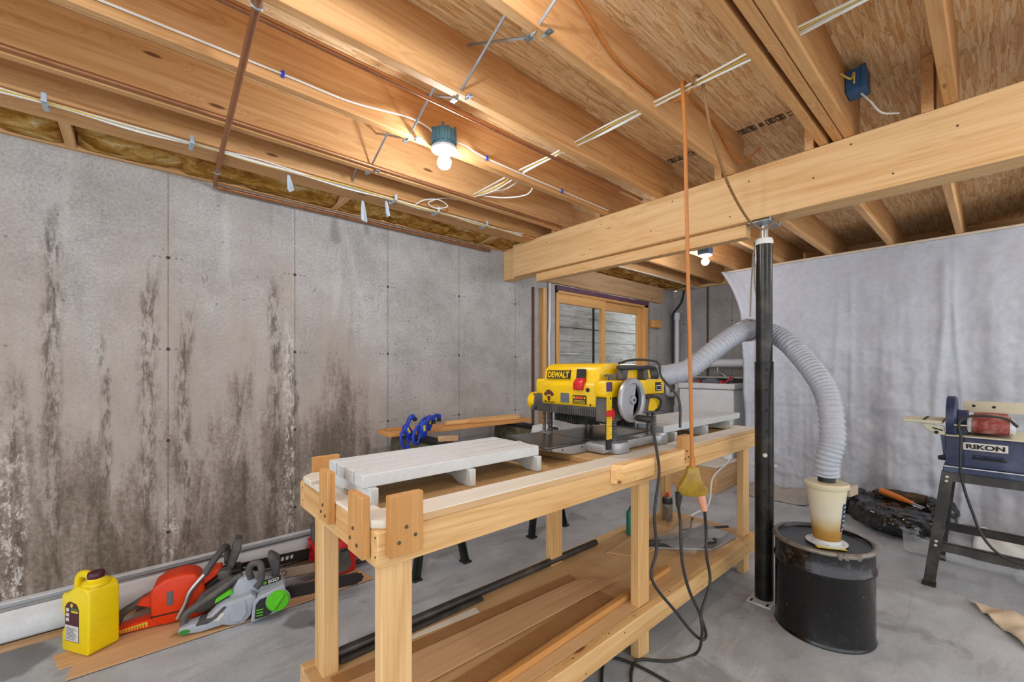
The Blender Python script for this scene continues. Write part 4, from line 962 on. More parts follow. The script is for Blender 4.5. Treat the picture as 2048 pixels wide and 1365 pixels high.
# ---------------------------------------------------------------- baseboard heater, cardboard, jug
h = thing('baseboard_heater', 'long white baseboard heater at the foot of the stained wall', 'heater', (-.3, 3.0, .0))
build('back_plate', MB().prism([(3.049, .035), (3.049, .214), (3.020, .210), (3.020, .204), (3.038, .200), (3.038, .035)], 'x', -2.6, .90), 'heater', h, bevel=.0015)
build('front_panel', MB().prism([(2.978, .045), (2.972, .055), (2.974, .120), (2.997, .178), (3.003, .178), (2.984, .122), (2.984, .045)], 'x', -2.6, .90), 'heater', h, bevel=.0015)
build('damper_rail', MB().box(-2.6, .90, 3.008, 3.014, .183, .191), 'steel', h)
build('fin_tube', MB().cyl((-2.6, 3.01, .1), (.88, 3.01, .1), .012, seg=10).box(-2.6, .88, 2.99, 3.033, .06, .13), 'stand', h)
build('end_cap', MB().prism([(3.049, .035), (3.049, .212), (3.022, .212), (2.992, .172), (2.978, .125), (2.975, .04)], 'x', .9005, .93), 'heater', h, bevel=.003)
build('floor_batten', MB().box(-2.6, .93, 2.99, 3.04, 0, .034), 'header', h)
m = MB().prism([(.86, .03), (.93, .03), (.93, .19), (.905, .16)], 'y', 2.93, 2.95)
mesh_thing('grey_bracket', m, 'heater', 'pale upright triangular bracket leaning at the heater end', 'bracket', bevel=.002)
strip('cardboard_sheet', [(-.275, 2.80), (-.245, 2.655), (.30, 2.60), (.30, 2.86)], .0005, .004, 'oakply', 'wood grain cardboard sheet under the yellow jug', 'sheet')
strip('cardboard_sheet', [(-.215, 2.535), (.45, 2.515), (1.10, 2.515), (1.06, 2.74), (.3, 2.74), (-.20, 2.66)], .005, .004, 'oakply', 'long wood grain sheet under the chainsaws', 'sheet')
strip('cardboard_sheet', [(.12, 2.60), (.48, 2.52), (.62, 2.60), (.25, 2.72)], .0095, .003, 'hardboard', 'brown cardboard piece directly under the grey chainsaw', 'sheet')


# yellow jug: local x runs from the handle end to the cap end, the label is on the -y side
J = thing('yellow_jug', 'yellow plastic jug with maroon cap beside the heater', 'jug', (-.1515, 2.7795, .0062), R(-57.5))
W2, D2 = .091, .060
prof = [(-W2 + .012, .0), (W2 - .012, .0), (W2, .012), (W2, .268), (W2 - .012, .292), (.062, .303), (-.002, .303), (-.03, .283), (-.05, .268), (-W2 + .008, .262), (-W2, .245), (-W2, .185), (-W2 + .018, .155), (-W2 + .02, .115), (-W2 + .002, .09), (-W2, .012)]
body = build('body', MB().prism(prof, 'y', -D2, D2), 'jug', J, local=True, bevel=.012, seg=3)
build('handle', MB().tube(catmull([(-.078, 0, .235), (-.082, 0, .275), (-.074, 0, .313), (-.05, 0, .328), (-.01, 0, .326), (.014, 0, .298)], 6), .0165, 12), 'jug', J, local=True)
build('neck', MB().lathe([(.052, .296), (.05, .308), (.034, .318), (.031, .324)], (.035, 0, 0), 28), 'jug', J, local=True)
build('cap', MB().lathe([(.030, .322), (.0315, .326), (.0315, .344), (.028, .349)], (.035, 0, 0), 28), 'cap', J, local=True)
lb = build('label', MB().prism([(-.062, .052), (.028, .052), (.028, .2), (.012, .225), (-.03, .232), (-.05, .222), (-.062, .205)], 'y', -D2 - .0012, -D2 + .001), 'paperm', J, local=True)
build('label_text_panel', MB().box(-.060, .026, -D2 - .002, -D2, .055, .125), 'paperw', lb, local=True)
m = MB(); random.seed(3)
for k in range(9):
    z = .062 + k * .0062
    m.box(-.055, -.055 + random.uniform(.05, .075), -D2 - .0026, -D2 - .001, z, z + .0022)
build('label_print', m, 'labelg', lb, local=True)
m = MB()
for k in range(3): m.box(-.055, -.035, -D2 - .0022, -D2, .142 + k * .022, .157 + k * .022)
build('label_picture', m, 'paperw', lb, local=True)
build('label_badge', MB().box(-.02, .024, -D2 - .0022, -D2, .185, .193).cyl((-.018, -D2 - .0022, .216), (-.018, -D2, .216), .009, seg=16), 'labely', lb, local=True)
build('label_badge', MB().box(-.02, .022, -D2 - .0022, -D2, .197, .204), 'dgreen', lb, local=True)

# ---------------------------------------------------------------- chainsaws
S1 = thing('chainsaw', 'orange chainsaw with dark grips beside the yellow jug', 'chainsaw', (.175, 2.80, .0095), R(-9))
L = dict(local=True)
prof = [(-.105, .03), (-.112, .15), (-.098, .20), (-.05, .228), (.02, .236), (.075, .222), (.105, .18), (.115, .10), (.12, .02), (.10, .0), (-.06, .0)]
bd = build('body', MB().prism(prof, 'y', -.065, .07), 'orange', S1, bevel=.02, seg=3, **L)
build('top_cover', MB().prism([(.06, .17), (.13, .215), (.185, .218), (.185, .20), (.11, .15)], 'y', -.05, .055), 'orange', S1, bevel=.008, **L)
build('vent', MB().box(-.045, -.02, -.0675, -.06, .095, .165), 'labelg', S1, bevel=.002, **L)
build('seam', MB().box(-.108, .06, -.0668, -.06, .052, .058), 'ink', S1, **L)
build('base_plate', MB().prism([(-.06, .0), (-.10, .045), (-.262, .026), (-.262, .002)], 'y', -.05, .03), 'orange', S1, bevel=.004, **L)
bl = build('side_decal', MB().prism([(-.255, .007), (-.255, .019), (-.12, .034), (-.12, .010)], 'y', -.0525, -.049), 'labely', S1, **L)
m = MB()
for k in range(12): m.box(-.25 + k * .0105, -.244 + k * .0105, -.0535, -.051, .010, .017 + k * .0008)
build('decal_print', m, 'labelo', bl, **L)
build('rear_handle', MB().tube(catmull([(-.10, 0, .135), (-.14, 0, .128), (-.18, 0, .108), (-.225, 0, .08), (-.25, 0, .022)], 6), [.021] * 6 + [.018] * 19, 12), 'charcoal', S1, **L)
build('handle_root', MB().prism([(-.09, .08), (-.09, .165), (-.15, .14), (-.17, .115), (-.14, .10)], 'y', -.03, .03), 'orange', S1, bevel=.006, **L)
build('trigger', MB().prism([(-.13, .10), (-.17, .085), (-.175, .074), (-.13, .085)], 'y', -.01, .01), 'black', S1, **L)
build('muffler_cover', MB().prism([(.065, .04), (.06, .075), (.10, .13), (.17, .165), (.225, .19), (.25, .175), (.25, .10), (.18, .07), (.12, .03)], 'y', -.105, -.066), 'charcoal', S1, bevel=.01, seg=2, **L)
build('filter_box', MB().box(.165, .225, -.085, -.02, .17, .215), 'charcoal', S1, bevel=.008, **L)
build('engine', MB().prism([(.11, .02), (.115, .15), (.19, .20), (.27, .2), (.28, .04)], 'y', -.062, .05), 'black', S1, bevel=.006, **L)
fh = build('front_handle', MB().tube(catmull([(.0, -.088, .03), (.03, -.092, .09), (.05, -.092, .15), (.085, -.09, .195), (.11, -.086, .222)], 7), .012, 12), 'steel', S1, **L)
build('grip', MB().tube(catmull([(.11, -.086, .222), (.145, -.07, .272), (.175, -.04, .306), (.195, .01, .312), (.205, .05, .28), (.205, .07, .20)], 7), .0165, 12), 'charcoal', fh, **L)
build('hand_guard', MB().prism([(.203, .195), (.235, .195), (.272, .30), (.272, .350), (.244, .352), (.225, .29)], 'y', -.035, .05).box(.19, .24, -.02, .03, .18, .205), 'charcoal', S1, bevel=.007, **L)
build('guide_bar', MB().prism([(.26, .055), (.26, .115), (.62, .105), (.65, .085), (.62, .06)], 'y', .018, .023), 'steel', S1, **L)
# grey battery chainsaw in front
S2 = thing('chainsaw', 'light grey cordless chainsaw with bright green knob', 'chainsaw', (.405, 2.59, .0135), R(-15))
prof = [(-.235, .008), (-.24, .028), (-.225, .042), (-.13, .055), (-.085, .10), (-.05, .118), (.03, .128), (.062, .138), (.085, .115), (.07, .085), (.06, .03), (.03, .0), (-.03, .0), (-.06, .012), (-.15, .0)]
build('battery_housing', MB().prism(prof, 'y', -.085, -.012), 'ego', S2, bevel=.008, seg=2, **L)
build('housing_panel', MB().prism([(-.03, .02), (-.03, .11), (.035, .118), (.045, .05), (.02, .012)], 'y', -.092, -.084), 'ego', S2, bevel=.004, **L)
build('badge', MB().lathe([(.018, -.002), (.018, .002)], (0, 0, 0), 24, Matrix.Translation((-.212, -.086, .02)) @ Matrix.Rotation(R(90), 4, 'X') @ Matrix.Diagonal((1.2, .6, 1, 1))), 'dgreen', S2, **L)
build('info_label', MB().prism([(-.10, .045), (-.075, .078), (-.05, .068), (-.075, .038)], 'y', -.0865, -.083), 'paperw', S2, **L)
build('motor_body', MB().prism([(-.07, .06), (-.02, .16), (.0, .20), (.04, .215), (.085, .18), (.19, .165), (.21, .12), (.21, .03), (.0, .01), (-.05, .02)], 'y', -.035, .06), 'ego', S2, bevel=.01, seg=2, **L)
build('rear_handle', MB().tube(catmull([(-.222, -.045, .03), (-.218, -.042, .075), (-.19, -.035, .10), (-.10, -.015, .145), (-.02, .0, .192), (.015, .0, .205)], 7), [.017] * 36, 12), 'charcoal', S2, **L)
build('grip_pad', MB().prism([(-.17, .035), (-.165, .05), (-.10, .065), (-.055, .105), (-.04, .10), (-.085, .05), (-.12, .035)], 'y', -.0885, -.02), 'charcoal', S2, bevel=.004, **L)
build('trigger_lock', MB().prism([(-.10, .105), (-.095, .125), (-.03, .16), (-.02, .14)], 'y', -.045, -.02), 'green', S2, bevel=.003, **L)
cv = build('clutch_cover', MB().prism([(.062, .004), (.07, .095), (.095, .125), (.205, .165), (.215, .15), (.215, .055), (.185, .03)], 'y', -.112, -.03), 'ego', S2, bevel=.005, **L)
build('cover_inset', MB().prism([(.078, .018), (.083, .09), (.1, .112), (.15, .125), (.18, .06), (.14, .025)], 'y', -.114, -.111), 'black', cv, **L)
m = MB()
for z, w_ in ((.032, .028), (.046, .03), (.060, .03)): m.box(.086, .086 + w_, -.1155, -.113, z, z + .005)
build('inset_mark', m, 'green', cv, **L)
Mk = Matrix.Translation((.182, -.112, .092)) @ Matrix.Rotation(R(90), 4, 'X')
kb = build('tension_knob', MB().lathe([(.053, 0), (.053, .012), (.047, .02), (.01, .022)], (0, 0, 0), 40, Mk), 'green', S2, **L)
build('knob_grip', MB().box(-.043, .043, -.009, .009, .018, .034, Mk @ Matrix.Rotation(R(55), 4, 'Z')), 'green', kb, bevel=.004, **L)
build('knob_ring', MB().lathe([(.056, -.002), (.056, .005), (.05, .006)], (0, 0, 0), 40, Mk), 'ego', kb, **L)
pg = build('name_plate', plate(MB(), (.15, -.0375, .165), (1, 0, .17), (0, .25, 1), .085, .026, .003), 'ink', S2, **L)
text('name_text', 'EGO', .016, 'paperw', pg, (.158, -.0397, .1665), (1, 0, .17), (0, .25, 1), .048, .001, .03, local=True)
build('name_leaf', MB().prism([(.112, .150), (.112, .165), (.126, .170), (.126, .154)], 'y', -.0412, -.0385), 'green', pg, **L)
build('front_handle', MB().tube(catmull([(.055, -.03, .195), (.048, -.04, .245), (.065, -.045, .275), (.095, -.05, .27), (.105, -.055, .235), (.10, -.06, .18), (.08, -.065, .155)], 7), .0165, 12), 'charcoal', S2, **L)
build('hand_guard', MB().prism([(.15, .165), (.145, .21), (.125, .285), (.145, .29), (.185, .255), (.185, .17)], 'y', -.01, .07), 'charcoal', S2, bevel=.006, **L)
br = build('guide_bar', MB().prism([(.20, .065), (.20, .128), (.56, .128), (.595, .118), (.606, .097), (.595, .076), (.56, .065)], 'y', -.067, -.062), 'ink', S2, **L)
m = MB()
for k in range(30):
    for z, s_ in ((.131, 1), (.062, -1)): m.prism([(.21 + k * .0122, z - .004 * s_), (.219 + k * .0122, z - .004 * s_), (.217 + k * .0122, z + .004 * s_)], 'y', -.069, -.060)
build('chain', m, 'stand', br, **L)['kind'] = 'stuff'
m = MB()
for z in (.083, .093, .103): m.prism([(.40, z), (.405, z + .005), (.455, z + .005), (.45, z)], 'y', -.0685, -.067)
build('bar_mark', m, 'green', br, **L)
# red saws further along, their bars pointing back at the jug
S3 = thing('chainsaw', 'red chainsaw against the heater with the long black bar', 'chainsaw', (.95, 2.875, .0085), R(0))
build('body', MB().prism([(-.10, .0), (-.13, .10), (-.11, .19), (-.02, .235), (.09, .225), (.13, .12), (.12, .0)], 'y', -.055, .075), 'red', S3, bevel=.018, seg=2, **L)
build('front_handle', MB().tube(catmull([(-.09, -.06, .08), (-.11, -.06, .19), (-.10, .0, .275), (-.08, .07, .24), (-.06, .08, .12)], 7), .014, 10), 'charcoal', S3, **L)
build('rear_handle', MB().tube(catmull([(.11, .0, .16), (.20, .0, .14), (.27, .0, .08), (.26, .0, .03), (.12, .0, .03)], 7), .016, 10), 'charcoal', S3, **L)
b3 = build('guide_bar', MB().prism([(-.10, .085), (-.10, .148), (-.50, .168), (-.535, .158), (-.545, .138), (-.535, .118), (-.50, .105)], 'y', -.018, -.012), 'ink', S3, **L)
m = MB(); screws(m, [(-.515, -.0185, .137), (-.478, -.0185, .138)], (0, -1, 0), .006, .001); build('bar_hole', m, 'paperw', b3, **L)
m = MB()
for k in range(5): m.prism([(-.34 + k * .026, .118), (-.338 + k * .026, .138), (-.322 + k * .026, .138), (-.326 + k * .026, .118)], 'y', -.0195, -.018)
build('bar_mark', m, 'paperw', b3, **L)
S4 = thing('chainsaw', 'red chainsaw behind the bench leg with the pale beige bar', 'chainsaw', (.93, 2.735, .0095), R(0))
build('body', MB().prism([(-.09, .0), (-.12, .08), (-.10, .175), (.0, .225), (.09, .20), (.13, .10), (.12, .0)], 'y', -.055, .055), 'red', S4, bevel=.016, seg=2, **L)
build('front_handle', MB().tube(catmull([(-.07, -.06, .06), (-.09, -.065, .16), (-.08, -.02, .25), (-.06, .05, .23), (-.04, .062, .12)], 7), .013, 10), 'black', S4, **L)
build('side_cover', MB().prism([(.0, .02), (-.02, .12), (.02, .17), (.07, .16), (.09, .06), (.07, .02)], 'y', -.066, -.056), 'charcoal', S4, bevel=.004, **L)
build('starter_grip', MB().box(.02, .06, -.075, -.064, .15, .165), 'black', S4, bevel=.003, **L)
build('rear_handle', MB().tube(catmull([(.10, 0, .15), (.16, 0, .135), (.215, 0, .08), (.205, 0, .03), (.11, 0, .03)], 6), .015, 10), 'black', S4, **L)
build('hand_guard', MB().prism([(-.12, .16), (-.105, .16), (-.13, .245), (-.145, .245)], 'y', -.04, .04), 'red', S4, bevel=.004, **L)
b4 = build('guide_bar', MB().prism([(-.08, .048), (-.08, .108), (-.49, .152), (-.53, .146), (-.545, .125), (-.53, .106), (-.49, .092)], 'y', -.018, -.011), 'barbeige', S4, **L)
build('bar_mark', MB().lathe([(.016, 0), (.016, .0015), (.012, .0016), (.012, 0)], (0, 0, 0), 28, Matrix.Translation((-.285, -.0175, .102)) @ Matrix.Rotation(R(90), 4, 'X')), 'ink', b4, **L)
m = MB()
for k in range(36):
    x = -.5 + k * .0117; zt = .152 - (x + .49) * .107; zb_ = .092 - (x + .49) * .107
    m.prism([(x, zt - .002), (x + .008, zt - .002), (x + .006, zt + .007)], 'y', -.020, -.009).prism([(x, zb_ + .002), (x + .008, zb_ + .002), (x + .006, zb_ - .007)], 'y', -.020, -.009)
build('chain', m, 'stand', b4, **L)['kind'] = 'stuff'

# ---------------------------------------------------------------- sawhorses with a plank, clamps, offcuts
def horse(label, cx, rag=False):
    t = thing('sawhorse', label, 'sawhorse', (cx, 2.62, 0))
    build('beam', MB().prism([(cx - .045, .80), (cx + .045, .80), (cx + .07, .70), (cx + .05, .62), (cx - .05, .62), (cx - .07, .70)], 'y', 2.29, 2.95), 'olive', t, bevel=.006)
    m = MB().box(cx - .05, cx + .05, 2.28, 2.96, .8005, .822)
    for k in range(26): m.box(cx - .054, cx + .054, 2.295 + k * .0255, 2.305 + k * .0255, .8, .825)
    build('top_rail', m, 'black', t)
    for sx in (-1, 1):
        for y, dy in ((2.38, -.04), (2.86, .03)):
            m = MB().bar((cx + sx * .05, y, .70), (cx + sx * .185, y + dy, .0), .05, .032, (0, 1, 0)).bar((cx + sx * .055, y - .012, .66), (cx + sx * .188, y + dy - .014, .02), .008, .04, (0, 1, 0)).bar((cx + sx * .055, y + .012, .66), (cx + sx * .188, y + dy + .014, .02), .008, .04, (0, 1, 0)).box(cx + sx * .185 - .03, cx + sx * .185 + .03, y + dy - .035, y + dy + .035, 0, .012)
            build('leg', m, 'black', t, bevel=.003)
    build('spreader', MB().bar((cx - .15, 2.62, .2), (cx + .15, 2.62, .2), .05, .02), 'black', t)
    return t
horse('black sawhorse with blue clamps, near the orange saw', 1.47)
horse('black sawhorse nearer the beam, behind the planer', 2.455)
t = mesh_thing('plank', MB().prism([(1.30, 2.93), (1.285, 2.70), (2.60, 2.68), (2.62, 2.86), (2.58, 2.93)], 'z', .8255, .852), 'lath', 'long plank bridging the two sawhorses along the wall', 'plank', bevel=.002)
mesh_thing('offcut', MB().box(1.335, 1.46, 2.83, 2.90, .853, .861), 'lath', 'small thin offcut on the plank left of the clamps', 'offcut', bevel=.001)
for a, b_, z, lb in (((1.80, 2.80), (2.15, 2.79), .853, 'short pine stick on the plank beside the clamps'), ((2.0, 2.755), (2.50, 2.745), .853, 'longer pine stick with pencilled marks on the plank'), ((2.05, 2.83), (2.53, 2.82), .853, 'pine stick at the back of the plank')):
    mesh_thing('pine_stick', MB().bar((a[0], a[1], z + .016), (b_[0], b_[1], z + .016), .04, .031), 'benchX', lb, 'stick', bevel=.002)
def clamp(loc, rz, tilt, lb):
    t = thing('bar_clamp', lb, 'clamp', loc, rot=(0, R(tilt), R(rz))); t.scale = (.78, .78, .78)
    build('body', MB().prism([(-.028, -.02), (-.04, .05), (-.026, .115), (.0, .13), (.028, .12), (.036, .06), (.024, -.01)], 'y', -.02, .02), 'blue', t, local=True, bevel=.009, seg=2)
    build('label', MB().prism([(-.012, .045), (-.008, .095), (.012, .095), (.01, .045)], 'y', -.0215, -.019), 'labely', t, local=True)
    build('handle', MB().tube(catmull([(-.02, 0, .10), (-.065, 0, .085), (-.10, 0, .03), (-.105, 0, -.03), (-.075, 0, -.05), (-.05, 0, -.02), (-.03, 0, .03)], 6), .0125, 10), 'blue', t, local=True)
    build('jaw', MB().prism([(.015, .085), (.02, .12), (.07, .152), (.115, .155), (.128, .138), (.128, .11), (.112, .115), (.07, .122)], 'y', -.016, .016), 'blue', t, local=True, bevel=.005)
    build('pad', MB().box(.10, .13, -.017, .017, .085, .112), 'black', t, local=True, bevel=.003)
    return t
clamp((1.385, 2.585, .835), 10, -34, 'leftmost blue bar clamp on the near sawhorse, leaning left')
clamp((1.455, 2.54, .838), 5, -6, 'middle blue bar clamp on the near sawhorse, with yellow label')
clamp((1.52, 2.60, .870), 12, 14, 'right blue bar clamp on the near sawhorse, jaw over the plank')
m = MB().bar((1.455, 2.36, .84), (1.57, 2.30, .84), .035, .034)
mesh_thing('pine_block', m, 'header', 'small worn wood block on the front end of the clamped sawhorse', 'block', bevel=.003)
def ragf(u, v):
    a = (u - .5) * 2; y = 2.30 + .16 * v
    x = 2.455 + .085 * math.sin(a * 1.35) * (1 + .1 * noise.noise(Vector((u * 3, v * 3, 0))))
    return (x + .01 * noise.noise(Vector((v * 9, u * 5, 1))), y, .832 - .16 * max(0, abs(a) - .45) ** 1.0 + .006 * noise.noise(Vector((u * 9, v * 9, 2))))
mesh_thing('rag', MB().grid(ragf, 24, 14), 'rag', 'white rag draped over the end of the far sawhorse', 'rag', solid=.006)

# ---------------------------------------------------------------- steel jack post
px, py = 2.64, .853
t = thing('jack_post', 'dark steel jack post holding the beam beside the bench end', 'post', (px, py, 0))
build('tube', MB().lathe([(.041, 1.30), (.041, 2.0)], (px, py, 0), 32), 'post', t)
sl = MB().lathe([(.0465, .012), (.0465, 1.322), (.048, 1.323), (.048, 1.33), (.0425, 1.331)], (px, py, 0), 32)
build('sleeve', sl, 'postlow', t)
dirc = Vector((-px, -py, 0)).normalized(); sid = Vector((-dirc.y, dirc.x, 0))
m = MB()
for z in (1.285, 1.175, 1.062, .948, .80, .52, .62):
    p = Vector((px, py, z)) + dirc * .0455 + sid * (.012 if z > .9 else .0)
    m.cyl(p, p + dirc * .003, .0085, seg=14)
build('pin_hole', m, 'ink', t)
m = MB(); p = Vector((px, py, .815)) + dirc * .046 + sid * .004
m.cyl(p, p + dirc * .012, .013, .009, 8)
p = Vector((px, py, .752)) + sid * .0
m.cyl(p - sid * .06, p + sid * .06, .008, seg=10).cyl(p - sid * .062, p - sid * .05, .012, seg=8).cyl(p + sid * .05, p + sid * .062, .010, seg=8)
build('bolt', m, 'paperw', t)
Mb = Matrix.Translation((px, py, 0)) @ Matrix.Rotation(R(0), 4, 'Z')
bp = build('base_plate', MB().box(-.095, .095, -.062, .062, .0, .009, Mb), 'heater', t, bevel=.002)
m = MB()
for x in (-.075, .075): m.box(x - .018, x + .018, -.045, -.035, .0088, .0098, Mb).box(x - .018, x + .018, .035, .045, .0088, .0098, Mb)
build('slot', m, 'ink', bp)
build('jack_screw', MB().cyl((px, py, 2.0), (px, py, 2.095), .021, seg=20), 'steel', t)
build('collar', MB().lathe([(.043, 1.985), (.046, 2.0), (.040, 2.018), (.024, 2.022)], (px, py, 0), 28), 'cablew', t)
hp = MB().box(-.085, .085, -.055, .055, 2.096, 2.103, Matrix.Translation((px, py, 0)))
for x in (-.07, .07): hp.box(px + x - .012, px + x + .012, py - .058, py - .052, 2.09, 2.16)
build('head_plate', hp, 'galv', t, bevel=.001)
# rope holding the hose
m = MB().tube(catmull([(px - .03, py + .04, 2.01), (px + .02, py + .055, 2.0), (px + .05, py + .02, 2.015), (2.72, .93, 1.99), (2.745, .955, 1.80), (2.752, .965, 1.60)], 8), .0045, 8).tube(catmull([(2.72, .93, 1.95), (2.735, .935, 1.80), (2.735, .92, 1.69), (2.735, .915, 1.66)], 6), .004, 8).cyl((2.735, .915, 1.66), (2.735, .915, 1.645), .012, .006, 10)
for k in range(3):
    m.tube([Vector((2.745 + .008 * (k - 1), .975 + .01 * (k - 1), 1.522)) + Vector((math.cos(a) * .022, math.cos(a) * -.060, math.sin(a) * .064)) for a in [q * PI / 9 for q in range(18)]], .0052, 6, closed=True)
mesh_thing('rope', m, 'rope', 'fraying rope from the post head holding up the hose', 'rope')

# ---------------------------------------------------------------- drum, dust separator, hose
dx, dy = 2.578, .567
t = thing('steel_drum', 'short black steel drum with lever ring beside the jack post', 'drum', (dx, dy, 0))
prof = [(.19, .0), (.206, .0), (.2085, .006), (.206, .014), (.2035, .02), (.2035, .318), (.209, .328), (.2105, .336), (.209, .344), (.2035, .354), (.2035, .43), (.19, .431)]
build('shell', MB().lathe(prof, (dx, dy, 0), 72), 'drum', t)
build('lid', MB().lathe([(.2, .428), (.2, .452), (.190, .452), (.186, .440), (.176, .437), (.04, .440), (.001, .440)], (dx, dy, 0), 72), 'drumlid', t)
rg = build('clamp_ring', MB().tube([(dx + .205 * math.cos(a), dy + .205 * math.sin(a), .443) for a in [k * 2 * PI / 72 for k in range(72)]], .0115, 10, closed=True), 'ring', t)
ad = math.atan2(-dy, -dx) + .50
def ringp(a, r, z): return (dx + r * math.cos(a), dy + r * math.sin(a), z)
m = MB().bar(ringp(ad - .18, .219, .443), ringp(ad + .18, .219, .443), .012, .016)
for a in (ad - .2, ad - .08, ad + .16): m.bar(ringp(a, .218, .43), ringp(a, .218, .456), .02, .014)
m.cyl(ringp(ad - .22, .225, .443), ringp(ad + .22, .225, .443), .004, seg=8)
build('lever_lock', m, 'ring', rg, bevel=.001)
bx, by, bz = 2.545, .545, .4405
lab = build('lid_label', MB().box(-.06, .06, -.04, .04, .4405, .4418, Matrix.Translation((bx - .045, by - .02, 0)) @ Matrix.Rotation(R(-60), 4, 'Z')), 'labely', t)
t = thing('dust_separator', 'cloudy plastic cone separator with dust standing on the drum', 'dust separator', (bx, by, .442))
Z0 = .442
build('flange', MB().lathe([(.085, Z0), (.086, Z0 + .005), (.06, Z0 + .007), (.058, Z0 + .02)], (bx, by, 0), 40), 'heater', t)
m = MB(); screws(m, [(bx + .072 * math.cos(a), by + .072 * math.sin(a), Z0 + .006) for a in [k * PI / 3 + .3 for k in range(6)]], (0, 0, 1), .005, .003); build('flange_bolt', m, 'galv', t)
build('cone', MB().lathe([(.054, Z0 + .008), (.056, Z0 + .02), (.0835, Z0 + .285)], (bx, by, 0), 56), 'bucket', t)
build('cone_top', MB().lathe([(.085, Z0 + .268), (.091, Z0 + .276), (.092, Z0 + .290), (.086, Z0 + .296), (.03, Z0 + .297)], (bx, by, 0), 56), 'bucket', t)
build('inlet_tab', MB().bar((bx + .04, by - .07, Z0 + .255), (bx + .13, by - .085, Z0 + .255), .035, .05), 'barbeige', t, bevel=.003)
c_ = build('coupling', MB().lathe([(.036, Z0 + .297), (.036, Z0 + .335), (.043, Z0 + .338), (.044, Z0 + .352), (.036, Z0 + .354)], (bx, by, 0), 32), 'black', t)
# label wrapped on the cone side
ang = math.atan2(-by, -bx); m = MB()
def lf(u, v):
    z = Z0 + .07 + .135 * v; r = .054 + (z - Z0) * .1036 + .0016; a = ang + 1.0 + .55 * u
    return (bx + r * math.cos(a), by + r * math.sin(a), z)
lb = build('side_label', MB().grid(lf, 8, 6), 'navy', t)
m = MB()
for k in range(6):
    z = .1 + k * .13
    def lf2(u, v, k=k): 
        z = Z0 + .078 + .022 * k + .006 * v; r = .054 + (z - Z0) * .1036 + .003; a = ang + 1.08 + (.22 + .05 * (k % 2)) * u
        return (bx + r * math.cos(a), by + r * math.sin(a), z)
    m.grid(lf2, 4, 1)
build('label_print', m, 'heater', lb)
path = [(2.045, 1.20, 1.258), (2.09, 1.19, 1.255), (2.20, 1.165, 1.262), (2.35, 1.128, 1.30), (2.50, 1.036, 1.425), (2.62, .99, 1.492), (2.755, .965, 1.522), (2.80, .860, 1.498), (2.75, .735, 1.40), (2.62, .568, 1.187), (2.555, .523, .968), (2.535, .54, .84), (bx, by, .775)]
raw = catmull(path, 60); pts = [raw[0]]; acc = 0
for a_, b_ in zip(raw, raw[1:]):                      # even spacing so the ribs keep one pitch
    acc += (b_ - a_).length
    if acc >= .0042: pts.append(b_); acc = 0
rad = [.0525 + (.0036, .0, -.0036, .0)[i % 4] for i in range(len(pts))]
mesh_thing('dust_hose', MB().tube(pts, rad, 22), 'hose', 'ribbed grey hose arching from the planer to the dust separator', 'hose', angle=80)

# ---------------------------------------------------------------- belt and disc sander on its stand
X = 3.56
t = thing('belt_sander', 'navy belt and disc sander on a black steel stand', 'sander', (3.8, -.1, 0))
def leg(x0, y0, x1, y1):
    m = MB().bar((x1, y1, 0), (x0, y0, .69), .05, .004, (1, 0, 0)).bar((x1 + (.02 if x1 < 3.8 else -.02), y1 + (.025 if y1 > 0 else -.025) * 1, 0), (x0 + (.02 if x1 < 3.8 else -.02), y0 + (.025 if y1 > 0 else -.025), .69), .004, .045, (1, 0, 0))
    l = build('leg', m, 'stand', t, bevel=.0008)
    build('foot_pad', MB().box(x1 - .03, x1 + .03, y1 - .03, y1 + .03, 0, .014), 'rubber', l)
    m = MB()
    if x1 < 3.8:
        for z in (.66, .635, .27, .245):
            k = z / .69; p = Vector((x1 + (x0 - x1) * k - .004, y1 + (y0 - y1) * k, z)); m.cyl(p, p + Vector((-.005, 0, 0)), .0075, seg=10)
        build('bolt', m, 'paperw', l)
YL, YR = .178, -.36
leg(X, YL, X - .0, .258); leg(4.02, YL, 4.10, .245); leg(X, YR, X, -.44); leg(4.02, YR, 4.10, -.43)
for x in (X + .004, 4.05):
    build('lower_rail', MB().box(x, x + .004, -.40, .23, .215, .265).box(x, x + .03, -.40, .23, .262, .266), 'stand', t)
for y in (.215, -.40): build('lower_rail', MB().box(X, 4.06, y, y + .004, .215, .265), 'stand', t)
build('upper_rail', MB().box(X + .003, X + .007, YR, YL, .635, .69).box(X + .003, 4.02, YR, YR + .004, .635, .69).box(X + .003, 4.02, YL - .006, YL - .002, .635, .69), 'stand', t)
cab = build('cabinet', MB().prism([(3.555, .728), (3.585, .895), (4.05, .895), (4.06, .728)], 'y', -.36, .19), 'navy', t, bevel=.006, seg=2)
build('cabinet_skirt', MB().box(3.535, 4.07, -.37, .198, .6905, .7275), 'navy', t, bevel=.004)
build('skirt_edge', MB().box(3.531, 3.540, -.37, .198, .7235, .7285), 'heater', t)
up = (.03, 0, .167)
np_ = build('name_plate', plate(MB(), (3.5715, .033, .848), (0, -1, 0), up, .170, .042, .004), 'paperw', t)
text('name_text', 'RIKON', .027, 'ink', np_, (3.5688, .033, .848), (0, -1, 0), up, .148, .0015, .045)
build('handle_slot', MB().tube([(3.562, .075, .796), (3.552, .07, .797), (3.552, -.025, .797), (3.562, -.03, .796)], .006, 10), 'navy', t)
build('slot_recess', plate(MB(), (3.5615, .02, .782), (0, -1, 0), up, .13, .012, .003), 'ink', t)
build('top_tray', MB().box(3.575, 4.05, -.36, .19, .895, .905), 'cream', t, bevel=.003)
